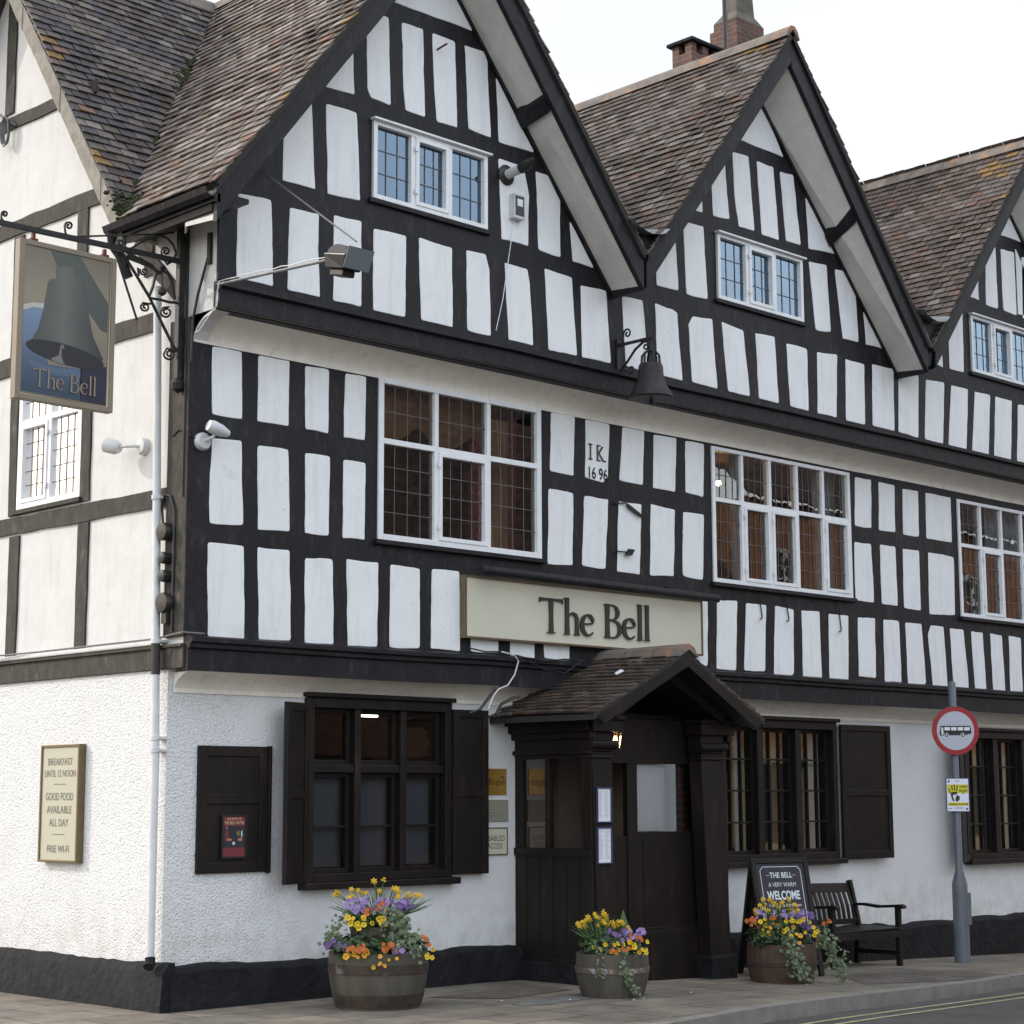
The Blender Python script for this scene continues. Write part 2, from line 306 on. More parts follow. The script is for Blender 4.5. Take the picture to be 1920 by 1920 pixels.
def brickmat(name, c1, c2, mortar, sx=4.6, msize=.012, vec='front', bw=.225, bh=.075, bump=.5, rough=.8):
    mt = bpy.data.materials.new(name); mt.use_nodes = True; N = mt.node_tree.nodes; L = mt.node_tree.links
    b = N['Principled BSDF']; b.inputs['Roughness'].default_value = rough
    tc = N.new('ShaderNodeTexCoord'); sp = N.new('ShaderNodeSeparateXYZ'); L.new(tc.outputs['Object'], sp.inputs[0])
    cb = N.new('ShaderNodeCombineXYZ')
    if vec == 'front':
        a = N.new('ShaderNodeMath'); a.operation = 'ADD'; L.new(sp.outputs[0], a.inputs[0]); L.new(sp.outputs[1], a.inputs[1])
        L.new(a.outputs[0], cb.inputs[0]); L.new(sp.outputs[2], cb.inputs[1])
    else:
        L.new(sp.outputs[0], cb.inputs[0]); L.new(sp.outputs[1], cb.inputs[1])
    br = N.new('ShaderNodeTexBrick'); br.inputs['Scale'].default_value = 1; br.inputs['Brick Width'].default_value = bw; br.inputs['Row Height'].default_value = bh
    br.inputs['Mortar Size'].default_value = msize; br.inputs['Mortar Smooth'].default_value = .3
    br.inputs['Color1'].default_value = (*c1, 1); br.inputs['Color2'].default_value = (*c2, 1); br.inputs['Mortar'].default_value = (*mortar, 1)
    nz = N.new('ShaderNodeTexNoise'); nz.inputs['Scale'].default_value = 2.2; nz.inputs['Detail'].default_value = 8; nz.inputs['Roughness'].default_value = .7; L.new(tc.outputs['Object'], nz.inputs[0])
    wa = N.new('ShaderNodeVectorMath'); wa.operation = 'MULTIPLY_ADD'; L.new(nz.outputs[1], wa.inputs[0]); wa.inputs[1].default_value = (.03, .03, 0); L.new(cb.outputs[0], wa.inputs[2])
    L.new(wa.outputs[0], br.inputs[0])
    mr = N.new('ShaderNodeMapRange'); L.new(nz.outputs[0], mr.inputs[0]); mr.inputs[1].default_value = .3; mr.inputs[2].default_value = .7; mr.inputs[3].default_value = .55; mr.inputs[4].default_value = 1.35
    mx = N.new('ShaderNodeMix'); mx.data_type = 'RGBA'; mx.blend_type = 'MULTIPLY'; mx.inputs[0].default_value = 1; L.new(br.outputs[0], mx.inputs[6]); L.new(mr.outputs[0], mx.inputs[7]); L.new(mx.outputs[2], b.inputs['Base Color'])
    iv = N.new('ShaderNodeMath'); iv.operation = 'SUBTRACT'; iv.inputs[0].default_value = 1; L.new(br.outputs[1], iv.inputs[1])
    n2 = N.new('ShaderNodeTexNoise'); n2.inputs['Scale'].default_value = 35; n2.inputs['Detail'].default_value = 4; L.new(tc.outputs['Object'], n2.inputs[0])
    hh = N.new('ShaderNodeMath'); hh.operation = 'MULTIPLY_ADD'; L.new(n2.outputs[0], hh.inputs[0]); hh.inputs[1].default_value = .35; L.new(iv.outputs[0], hh.inputs[2])
    bp = N.new('ShaderNodeBump'); bp.inputs['Strength'].default_value = bump; bp.inputs['Distance'].default_value = .012; L.new(hh.outputs[0], bp.inputs['Height']); L.new(bp.outputs[0], b.inputs['Normal'])
    return mt
M['brick'] = brickmat('red_brick', (.13, .05, .035), (.075, .035, .028), (.11, .09, .075))
M['brick_far'] = brickmat('orange_brick', (.42, .18, .085), (.30, .12, .065), (.30, .2, .13))
M['paving'] = brickmat('stone_paving', (.195, .165, .13), (.13, .12, .10), (.035, .03, .025), bw=.72, bh=.52, msize=.009, vec='top', bump=.6)
M['setts'] = brickmat('brick_setts', (.12, .10, .085), (.09, .075, .065), (.06, .055, .05), bw=.21, bh=.105, msize=.010, vec='top', bump=.6)
M['asphalt'] = MAT('asphalt', (.062, .060, .058), .85, var=.25, vscale=3, bump=.5, bscale=120, col2=(.09, .085, .08), c2scale=1.2, c2lo=.5, c2hi=.8)
M['kerb'] = MAT('kerb_stone', (.19, .18, .165), .8, var=.25, vscale=5, bump=.4, bscale=60)
M['yellow'] = MAT('yellow_road_paint', (.34, .31, .18), .7, var=.3, vscale=18, col2=(.15, .14, .1), c2scale=25, c2lo=.6, c2hi=.7)
M['slab'] = MAT('grey_slab', (.15, .145, .14), .8, var=.25, vscale=6, bump=.5, bscale=40)
M['slab_brown'] = MAT('brown_slab', (.11, .085, .065), .85, var=.35, vscale=6, bump=.5, bscale=40)

# ------------------------------------------------------------------ ground
def gz(x):
    t = x-3.2
    if t <= 0: return 0.0
    return -0.0305*(t-0.6*(1-math.exp(-t/0.6)))
KERB = [(-60, -9.5), (-6, -4.6), (0, -3.75), (3.95, -3.18), (5.92, -2.89), (7.7, -2.62), (9.4, -2.22), (12, -1.85), (16, -1.6), (60, -1.5)]
def kerby(x):
    for (a, b), (c, d) in zip(KERB, KERB[1:]):
        if a <= x <= c: return b+(d-b)*(x-a)/(c-a)
    return KERB[0][1] if x < KERB[0][0] else KERB[-1][1]
xs = [-60, -40, -25, -15, -10, -6, -4, -2, 0]+[i*.5 for i in range(1, 36)]+[20, 25, 30, 40, 60]
def strip(name, mat, ylo, yhi, dz, kind=True, x0=-60, x1=60, thick=0):
    b = MB(); X = [x for x in xs if x0 <= x <= x1]
    vs = []; 
    for x in X: vs += [(x, ylo(x), gz(x)+dz), (x, yhi(x), gz(x)+dz)]
    fs = [(2*i, 2*i+2, 2*i+3, 2*i+1) for i in range(len(X)-1)]
    b.add(vs, fs)
    if thick:
        n = len(vs); b.add([(v[0], v[1], v[2]-thick) for v in vs], [])
        b.add([], [])
        b.f += [[2*i, 2*i+2, n+2*i+2, n+2*i] for i in range(len(X)-1)]; b.mi += [0]*(len(X)-1); b.tint += [None]*(len(X)-1)
    o = b.build(name, mat)
    return struct(o)
g = MB(); g.box(-600, 600, -600, 600, -3.2, -3.0)
struct(g.build('ground', M['asphalt']))
strip('road', M['asphalt'], lambda x: -40, lambda x: kerby(x)-.05, -.11)
strip('pavement', M['paving'], lambda x: kerby(x)+.14, lambda x: 40, 0)
strip('kerb', M['kerb'], lambda x: kerby(x), lambda x: kerby(x)+.14, .004, thick=.2)
strip('yellow_line', M['yellow'], lambda x: kerby(x)-.36, lambda x: kerby(x)-.31, -.106)
strip('yellow_line', M['yellow'], lambda x: kerby(x)-.56, lambda x: kerby(x)-.51, -.106)
# patch of brick setts that ramps down to the kerb
b = MB()
pts = [(6.75, -1.75), (7.0, -1.28), (9.0, -1.55), (8.7, -2.40), (7.75, -2.50), (6.3, -2.25)]
N_ = 10
b.add([(x, y, gz(x)+.004) for x, y in pts], [tuple(range(len(pts)))]); struct(b.build('pavement_setts', M['setts']))
b = MB(); b.add([(x, y, gz(x)+.005) for x, y in ((2.15, -.75), (3.55, -.62), (3.5, -1.15), (2.55, -1.28))], [(0, 1, 2, 3)]); struct(b.build('pavement_slab_brown', M['slab_brown']))
b = MB(); b.add([(x, y, gz(x)+.004) for x, y in ((2.3, -1.62), (3.4, -1.50), (3.5, -1.72), (2.5, -1.86), (2.25, -1.8))], [(0, 1, 2, 3, 4)]); struct(b.build('pavement_slab', M['slab']))

# ------------------------------------------------------------------ the pub
J1, J2 = .25, .58
pub = thing('pub_building', 'black and white half timbered corner pub with three front gables and clay tiled roofs', 'building')
F0, F1, F2 = FR(0), FR(-J1), FR(-J2)
XR = 19.8                                   # right end of what is built
def rect(u0, u1, v0, v1): return [(u0, v0), (u1, v0), (u1, v1), (u0, v1)]
GAB = [(2.31, 9.95, 9.50), (7.2, 9.95, 9.27), (12.25, 9.95, 9.22), (17.2, 9.95, 9.22)]    # ridge x, ridge z, wall apex z

# ground floor front wall
HW = [(1.41, 3.07, .955, 2.53), (6.93, 9.0, .985, 2.50), (11.66, 13.75, .90, 2.47)]
MB().plate(F0, [[(.14, -.8), (XR, -1.2), (XR, 2.75), (.14, 2.75)]]+[rect(*h) for h in HW], -.14, 0).build('front_wall', M['roughcast'], pub)
# first floor wall behind the paint: dark timber frame plate with openings
W1 = [(1.99, 4.045, 3.93, 5.40), (6.62, 9.10, 3.91, 5.37), (11.35, 13.85, 3.85, 5.31), (16.2, 18.6, 3.85, 5.31)]
MB().plate(F1, [[(.141, 2.72), (XR, 2.72), (XR, 5.62), (.141, 5.62)]]+[rect(*h) for h in W1], -.12, 0).build('timber_frame', M['timber'], pub)
W2 = [(1.62, 3.013, 6.905, 7.62), (6.375, 7.858, 6.875, 7.59), (11.28, 12.72, 6.86, 7.58), (16.3, 17.7, 6.86, 7.58)]
out = [(.003, 5.60), (XR, 5.60), (XR, 6.8)]
for i in range(3, -1, -1):
    xc, zr, za = GAB[i]; hw = 2.44 if i else 2.31
    sl = (za-6.8)/2.5
    if i == 3: out.append((xc+2.45, 6.8))
    else: out.append((xc+2.47, za-sl*2.47))
    out.append((xc, za))
    if i: out.append((xc-2.44, za-sl*2.44))
out.append((.003, GAB[0][2]-1.2*2.31))
for k in range(len(out)-1, 0, -1):
    if (Vector(out[k])-Vector(out[k-1])).length < .05: out.pop(k)
MB().plate(F2, [out]+[rect(*h) for h in W2], -.10, 0).build('timber_frame', M['timber'], pub)

# white plaster panels, surveyed from the photograph on their wall plane
def P(ox, oy, quads, y, sc=3.0):
    res = []
    for q in quads: res.append([(lambda w: (w.x, w.z))(at(ox+a/sc, oy+c/sc, 'y', y)) for a, c in q])
    return res
def wobble(pts, sd, amp=.0045, rc=.018):
    n = len(pts); out = []
    for i in range(n):
        a = Vector(pts[i-1]); p = Vector(pts[i]); c = Vector(pts[(i+1) % n])
        d0 = (a-p); d1 = (c-p)
        r_ = min(rc*(.6+hsh(i, sd)), d0.length*.3, d1.length*.3)
        p0 = p+d0.normalized()*r_; p1 = p+d1.normalized()*r_
        out += [p0, p*.5+(p0+p1)*.25, p1]
        # along the edge to the next corner
        e = c-p1; L_ = (c-p1).length; k = int(L_/.07)
        nn = Vector((-d1.y, d1.x)).normalized()
        for j in range(1, k):
            t = j/k; q = p1+(c-p1)*t
            out.append(q+nn*amp*(n1(q.x*3+q.y*5, sd)*1.2+n1(q.x*11+q.y*17, sd+3)*.7)*math.sin(math.pi*t)**.5)
    return [(q[0], q[1]) for q in out]
def panels(pl, polys, name, mat, parent, n=.006):
    b = MB()
    for i, q in enumerate(polys):
        w = wobble(q, i*1.7+3.1)
        cx = sum(a for a, _ in w)/len(w); cz = sum(c for _, c in w)/len(w)
        k = len(w); ins = [(cx+(a-cx)*(1-.004/max(.05, abs(a-cx)+.05)), cz+(c-cz)*(1-.004/max(.1, abs(c-cz)+.05))) for a, c in w]
        vs = [pl.to(a, c, -.002) for a, c in w]+[pl.to(a, c, n*.5) for a, c in w]+[pl.to(a, c, n) for a, c in ins]
        fs = [(i_, (i_+1) % k, k+(i_+1) % k, k+i_) for i_ in range(k)]+[(k+i_, k+(i_+1) % k, 2*k+(i_+1) % k, 2*k+i_) for i_ in range(k)]+[tuple(range(2*k, 3*k))]
        b.add(vs, fs)
    return b.build(name, mat, parent)

A, B, Cc, D, E_, F_, G_ = (400, 0), (800, 0), (900, 560), (1280, 560), (1280, 0), (0, 560), (400, 560)
y2 = -J2
gab = []
gab += P(*A, [[(985, 0), (1238, -329), (1455, 175), (1250, 100)],
 [(785, 270), (793, 533), (613, 485)], [(860, 175), (935, 83), (985, 98), (997, 595), (885, 550), (865, 500)],
 [(1058, 125), (1178, 165), (1190, 660), (1080, 620), (1068, 500)], [(1230, 185), (1358, 235), (1370, 718), (1255, 685), (1240, 450)],
 [(1412, 255), (1520, 290), (1540, 340), (1560, 775), (1435, 725), (1425, 500)], [(1588, 435), (1805, 860), (1605, 800)],
 [(552, 560), (572, 1065), (388, 1015), (392, 735)], [(633, 583), (805, 635), (825, 1130), (642, 1090)],
 [(1602, 890), (1745, 940), (1775, 1100), (1770, 1385), (1620, 1345)],
 [(138, 1088), (325, 1125), (335, 1612), (130, 1560), (128, 1450)], [(430, 1168), (593, 1205), (588, 1400), (598, 1672), (415, 1632)],
 [(677, 1210), (832, 1245), (832, 1728), (672, 1692)], [(900, 1285), (1083, 1328), (1078, 1785), (898, 1745)],
 [(1155, 1335), (1342, 1395), (1345, 1842), (1168, 1800), (1158, 1500)], [(1422, 1408), (1530, 1430), (1552, 1520), (1560, 1892), (1428, 1860)]], y2)
gab += P(*B, [[(612, 965), (680, 985), (750, 1130), (752, 1450), (628, 1405)], [(803, 1243), (940, 1510), (820, 1470)],
 [(438, 1478), (565, 1515), (578, 1590), (598, 1945), (460, 1912)], [(662, 1510), (815, 1562), (845, 2003), (685, 1970)],
 [(865, 1605), (1008, 1637), (1035, 2045), (873, 2010)],
 [(1097, 1667), (1213, 1690), (1230, 1880), (1250, 2095), (1120, 2060)],
 [(1395, 1315), (1415, 1635), (1292, 1605), (1290, 1480)], [(1440, 1245), (1555, 1275), (1580, 1685), (1460, 1655)]], y2)
gab += P(*Cc, [[(982, 25), (1080, 60), (1108, 80), (1138, 462), (1000, 425)], [(1172, 145), (1195, 100), (1305, 115), (1335, 508), (1192, 470)],
 [(1358, 130), (1480, 180), (1517, 550), (1395, 522)]], y2)
gab += P(*D, [[(408, 195), (515, 215), (540, 590), (428, 562)], [(582, 252), (698, 283), (707, 632), (605, 605)],
 [(755, 300), (868, 315), (865, 670), (758, 645)], [(915, 340), (1020, 370), (1025, 710), (918, 685)],
 [(1065, 368), (1185, 395), (1190, 745), (1068, 715)], [(1213, 425), (1240, 410), (1325, 432), (1325, 785), (1213, 750)],
 [(1367, 455), (1470, 472), (1463, 820), (1362, 790)], [(1510, 487), (1603, 510), (1595, 855), (1495, 825)],
 [(1642, 523), (1728, 543), (1720, 888), (1628, 862)], [(1758, 550), (1850, 575), (1845, 918), (1752, 890)],
 [(1885, 595), (1965, 613), (1962, 945), (1880, 925)],
 [(1015, 58), (1128, 283), (1030, 258)], [(1450, 178), (1463, 388), (1368, 340)], [(1490, 95), (1525, 38), (1572, 45), (1580, 415), (1500, 395)]], y2)
gab += P(*E_, [[(430, 560), (565, 885), (440, 835), (285, 775)], [(103, 1085), (112, 1198), (43, 1178)],
 [(157, 990), (232, 880), (262, 1235), (170, 1215)], [(278, 855), (368, 880), (402, 1300), (315, 1275), (290, 1100)],
 [(415, 905), (508, 940), (540, 1352), (443, 1320)], [(545, 965), (620, 985), (663, 1380), (580, 1355)], [(690, 1110), (858, 1430), (708, 1400)],
 [(708, 1470), (808, 1492), (832, 1868), (748, 1858)], [(855, 1515), (905, 1525), (970, 1650), (988, 1925), (900, 1905)],
 [(1800, 1110), (1905, 1365), (1780, 1320), (1730, 1305)], [(1655, 1460), (1665, 1690), (1600, 1665), (1580, 1630)],
 [(1700, 1365), (1757, 1390), (1773, 1738), (1705, 1715)], [(1787, 1400), (1862, 1420), (1877, 1775), (1803, 1745)],
 [(1905, 1445), (1985, 1475), (1990, 1810), (1912, 1790)]], y2)
# the same pattern carried on past the frame
x = 12.93
while x < XR-.3: gab.append([(x, 5.86), (x+.26, 5.86), (x+.25, 6.55), (x+.01, 6.55)]); x += .42
for xx in (12.95, 13.4, 13.85): gab.append([(xx, 6.8), (xx+.26, 6.8), (xx+.26, min(7.55, 9.0-(xx+.26-12.25)*1.1)), (xx, min(7.55, 9.0-(xx-12.25)*1.1))])
for xx in (12.0+.45, 12.9): gab.append([(xx, 7.8), (xx+.25, 7.8), (xx+.25, 8.9-(xx+.25-12.25)*1.1), (xx, 8.9-(xx-12.25)*1.1)])
panels(F2, gab, 'plaster_panels', M['plaster'], pub)
y1 = -J1
ff = []
ff += P(*F_, [[(1193, 268), (1358, 300), (1360, 678), (1193, 650)], [(1452, 318), (1628, 352), (1622, 718), (1447, 690)],
 [(1190, 785), (1358, 800), (1367, 1275), (1178, 1265), (1178, 1050)], [(1448, 825), (1620, 850), (1628, 1310), (1450, 1300)],
 [(1168, 1370), (1370, 1392), (1372, 1918), (1168, 1905)], [(1448, 1398), (1628, 1415), (1635, 1925), (1455, 1917)]], y1)
ff += P(*G_, [[(515, 378), (650, 398), (645, 760), (570, 740), (517, 735)], [(742, 420), (858, 440), (850, 797), (733, 780)],
 [(515, 868), (655, 888), (648, 1335), (515, 1318)], [(730, 905), (855, 925), (850, 1357), (725, 1347)],
 [(515, 1460), (670, 1465), (675, 1945), (513, 1938)], [(748, 1465), (928, 1485), (920, 1958), (755, 1953)],
 [(995, 1495), (1160, 1520), (1160, 1968), (990, 1962)], [(1228, 1520), (1382, 1535), (1387, 1985), (1222, 1968)],
 [(1447, 1900), (1602, 1900), (1602, 1992), (1447, 1985)], [(1668, 1900), (1806, 1900), (1806, 2025), (1668, 2008)],
 [(1860, 1900), (2001, 1900), (2001, 2035), (1860, 2022)]], y1)
ff += P(*Cc, [[(398, 638), (532, 662), (525, 997), (392, 970)], [(592, 680), (727, 708), (718, 1010), (690, 1035), (590, 1005)],
 [(800, 722), (922, 745), (915, 1050), (783, 1022)], [(975, 765), (1103, 785), (1097, 1088), (972, 1065)], [(1153, 800), (1258, 818), (1255, 1117), (1155, 1090)],
 [(385, 1068), (523, 1095), (520, 1500), (380, 1493)], [(585, 1108), (720, 1130), (705, 1522), (573, 1503)], [(778, 1140), (907, 1158), (897, 1553), (770, 1535)],
 [(960, 1155), (1095, 1188), (1088, 1562), (955, 1558)], [(1142, 1200), (1258, 1215), (1252, 1583), (1140, 1560)],
 [(1150, 1690), (1279, 1700), (1279, 2068), (1220, 2060), (1150, 2040)]], y1)
ff += P(*D, [[(968, 1003), (1058, 1018), (1060, 1290), (968, 1278)], [(1100, 1030), (1190, 1050), (1195, 1315), (1103, 1303)],
 [(1235, 1070), (1322, 1082), (1328, 1340), (1240, 1328)], [(1365, 1092), (1505, 1118), (1513, 1372), (1370, 1350)],
 [(965, 1368), (1058, 1380), (1075, 1710), (972, 1697)], [(1108, 1383), (1195, 1395), (1208, 1728), (1120, 1718)],
 [(1237, 1407), (1328, 1418), (1338, 1755), (1245, 1740)], [(1380, 1428), (1523, 1455), (1530, 1780), (1388, 1775)]], y1)
ff += P(1300, 1100, [[(265, 150), (492, 160), (478, 945), (260, 925)], [(590, 185), (818, 208), (806, 955), (570, 945)],
 [(918, 215), (1125, 258), (1128, 980), (1095, 1005), (905, 990)], [(1215, 268), (1415, 282), (1445, 1040), (1235, 1020)],
 [(1520, 305), (1740, 328), (1742, 1048), (1532, 1040)]], y1, 6.0)
ff += P(1600, 1100, [[(48, 345), (240, 355), (252, 1030), (62, 1010)], [(337, 372), (510, 388), (540, 1078), (352, 1068)],
 [(582, 405), (762, 418), (800, 850), (815, 1095), (735, 1112), (615, 1090)], [(870, 437), (1010, 452), (1060, 1140), (895, 1132), (838, 540)],
 [(1083, 468), (1235, 485), (1278, 900), (1295, 1160), (1128, 1130)], [(1322, 500), (1452, 518), (1493, 1172), (1370, 1155)],
 [(1537, 523), (1668, 548), (1708, 1190), (1575, 1180)], [(1745, 552), (1880, 578), (1905, 1200), (1768, 1195)],
 [(1945, 590), (2070, 612), (2090, 1222), (1965, 1212)]], y1, 6.0)
x = 13.3
while x < XR-.3: ff.append([(x, 3.02), (x+.26, 3.02), (x+.25, 3.68), (x+.01, 3.68)]); x += .42
for xx in (14.0, 14.5, 15.0, 15.5): ff += [rect(xx, xx+.32, 4.72, 5.25), rect(xx, xx+.32, 3.9, 4.55)]
panels(F1, ff, 'plaster_panels', M['plaster'], pub)

# jetty fascias, mouldings and coves
def prof_x(name, mat, prof, x0, x1, parent=pub, smooth=False, x0b=None):
    k = 24; n = len(prof); X = [x0+(x1-x0)*i/k for i in range(k+1)]
    b = MB(); vs = []
    for i, x in enumerate(X):
        for (y, z) in prof: vs.append((x, y, z+.008*n1(x*.9, 5)))
    fs = [(i*n+j, i*n+(j+1) % n, (i+1)*n+(j+1) % n, (i+1)*n+j) for i in range(k) for j in range(n)]
    fs += [tuple(reversed(range(n))), tuple(range(k*n, k*n+n))]
    b.add(vs, fs); return b.build(name, mat, parent, smooth=smooth)
prof_x('fascia', M['timber'], [(-.54, 5.62), (-.62, 5.62), (-.62, 5.775), (-.665, 5.79), (-.665, 5.83), (-.57, 5.845), (-.54, 5.845)], -.01, XR)
prof_x('fascia', M['timber'], [(-.22, 2.69), (-.285, 2.69), (-.285, 2.86), (-.315, 2.875), (-.315, 2.905), (-.345, 2.92), (-.345, 2.955), (-.27, 2.975), (-.22, 2.975)], -.01, XR)
cv = [(-.25, 5.405)]+[(-.25-.34*(1-math.cos(t)), 5.405+.215*math.sin(t)) for t in [R(9*i) for i in range(1, 11)]]
prof_x('cove', M['cove'], [(-.262, 5.395)]+cv[1:]+[(-.20, 5.62), (-.20, 5.395)], .0, XR, smooth=True)
cv = [(-.0-.25*(1-math.cos(t)), 2.53+.16*math.sin(t)) for t in [R(11.25*i) for i in range(1, 9)]]
prof_x('cove', M['cove'], [(-.015, 2.525)]+cv+[(.05, 2.69), (.05, 2.525)], .06, XR, smooth=True)

# plinth
def plinth():
    b = MB(); X = [i*.12 for i in range(int(XR/.12))]; vs = []
    for x in X:
        top = .35-.012*x-.004*max(0, x-5)+.018*n1(x*2.1, 8)+.012*n1(x*7, 9); base = gz(x)-.1
        o = .012*n1(x*4.2, 2)+.008*n1(x*11, 3)
        if x > 11.3: top += .04*min(1, (x-11.3)/.8)
        vs += [(x, -.115+o-.02, base), (x, -.105+o, top-.05), (x, -.07+o, top-.012), (x, -.002, top), (x, .05, top), (x, .05, base)]
    n = 6; k = len(X)-1
    fs = [(i*n+j, i*n+(j+1) % n, (i+1)*n+(j+1) % n, (i+1)*n+j) for i in range(k) for j in range(n)]
    fs += [tuple(reversed(range(n))), tuple(range(k*n, k*n+n))]
    b.add(vs, fs)
    Y = [-.12+i*.09 for i in range(int(5.9/.09))]; vs = []
    for y in Y:
        top = .37+.012*n1(y*2.3, 18)+.008*n1(y*9, 19); o = .01*n1(y*4, 12)+.006*n1(y*13, 13)
        for (xx, z) in ((-.075+o-.02, -.1), (-.065+o, top-.075), (-.04+o, top-.045), (-.002, top), (.05, top), (.05, -.1)): vs.append((xx, y, z))
    k = len(Y)-1
    b.add(vs, [(i*n+j, i*n+(j+1) % n, (i+1)*n+(j+1) % n, (i+1)*n+j) for i in range(k) for j in range(n)]+[tuple(reversed(range(n))), tuple(range(k*n, k*n+n))])
    return b.build('plinth', M['plinth'], pub, smooth=True)
plinth()

# side wall (faces the side street)
S0 = SD(0)
SW = [(1.41, 2.50, 4.285, 5.50)]
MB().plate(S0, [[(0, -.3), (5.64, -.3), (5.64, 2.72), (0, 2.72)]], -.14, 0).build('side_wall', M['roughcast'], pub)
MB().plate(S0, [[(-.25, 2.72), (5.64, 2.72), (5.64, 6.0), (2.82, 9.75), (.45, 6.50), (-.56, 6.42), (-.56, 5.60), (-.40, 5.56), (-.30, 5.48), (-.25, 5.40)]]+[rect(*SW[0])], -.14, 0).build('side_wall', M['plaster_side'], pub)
b = MB(); b.pb(S0, 0.0, 5.6, -.0, .0, 0, 0)
tb = MB()
def stick(u0, v0, u1, v1, w, n=.022, sd=0, bb=None):
    a = Vector((u0, v0)); c = Vector((u1, v1)); d = (c-a); L_ = d.length; d.normalize(); q = Vector((-d.y, d.x)); k = max(2, int(L_/.12))
    le = []; ri = []
    for i in range(k+1):
        t = i/k; p = a+d*L_*t
        le.append(p+q*(w/2+.008*n1(t*L_*4+sd, sd))); ri.append(p-q*(w/2+.008*n1(t*L_*4+sd, sd+7)))
    pts = [(p.x, p.y) for p in ri]+[(p.x, p.y) for p in reversed(le)]
    (bb or tb).poly(S0, pts, -.01, n)
stick(.02, 4.125, 5.6, 4.17, .155, sd=1); stick(.30, 5.66, 5.6, 5.68, .165, sd=2); stick(1.12, 6.99, 5.0, 7.05, .155, sd=3)
stick(1.35, 8.06, 4.0, 8.12, .12, sd=4)
stick(2.52, 2.95, 2.52, 4.05, .17, .02, 5); stick(1.34, 2.95, 1.34, 4.05, .175, .02, 6); stick(2.58, 4.24, 2.60, 5.58, .13, .02, 7); stick(1.335, 4.24, 1.335, 5.58, .15, .02, 8)
stick(1.50, 5.76, 1.50, 6.92, .16, .02, 9); stick(2.62, 5.76, 2.62, 6.92, .16, .02, 10); stick(3.6, 2.95, 3.6, 6.9, .16, .018, 11)
stick(.42, 6.08, .42, 6.45, .12, .02, 14)
stick(2.9, 8.2, 2.9, 9.6, .16, .02, 12)
stick(.62, 6.42, -.06, 5.80, .13, .024, 13)
tb.build('timber_frame', M['timber_old'], pub)
MB().box(-.028, .02, -.245, 5.62, 2.705, 2.875).box(-.05, .02, -.245, 5.62, 2.875, 2.90).build('fascia', M['timber_old'], pub, bevel=.005)
MB().box(-.06, -.0, .16, 5.6, 2.905, 2.945).build('ledge', M['plaster_side'], pub, bevel=.012)
# corner post, grey weathered on the side street face
MB().box(-.03, .03, -.247, .045, 2.96, 5.60).build('corner_post', M['timber_old'], pub, bevel=.006)
MB().box(-.02, .16, -.256, -.2475, 2.97, 5.40).build('corner_post', M['timber'], pub)
MB().box(-.022, .03, -.17, -.09, 5.60, 6.42).build('corner_post', M['timber_old'], pub, bevel=.004)
MB().box(-.012, .09, -.60, -.575, 5.85, 6.42).build('corner_post', M['timber'], pub)

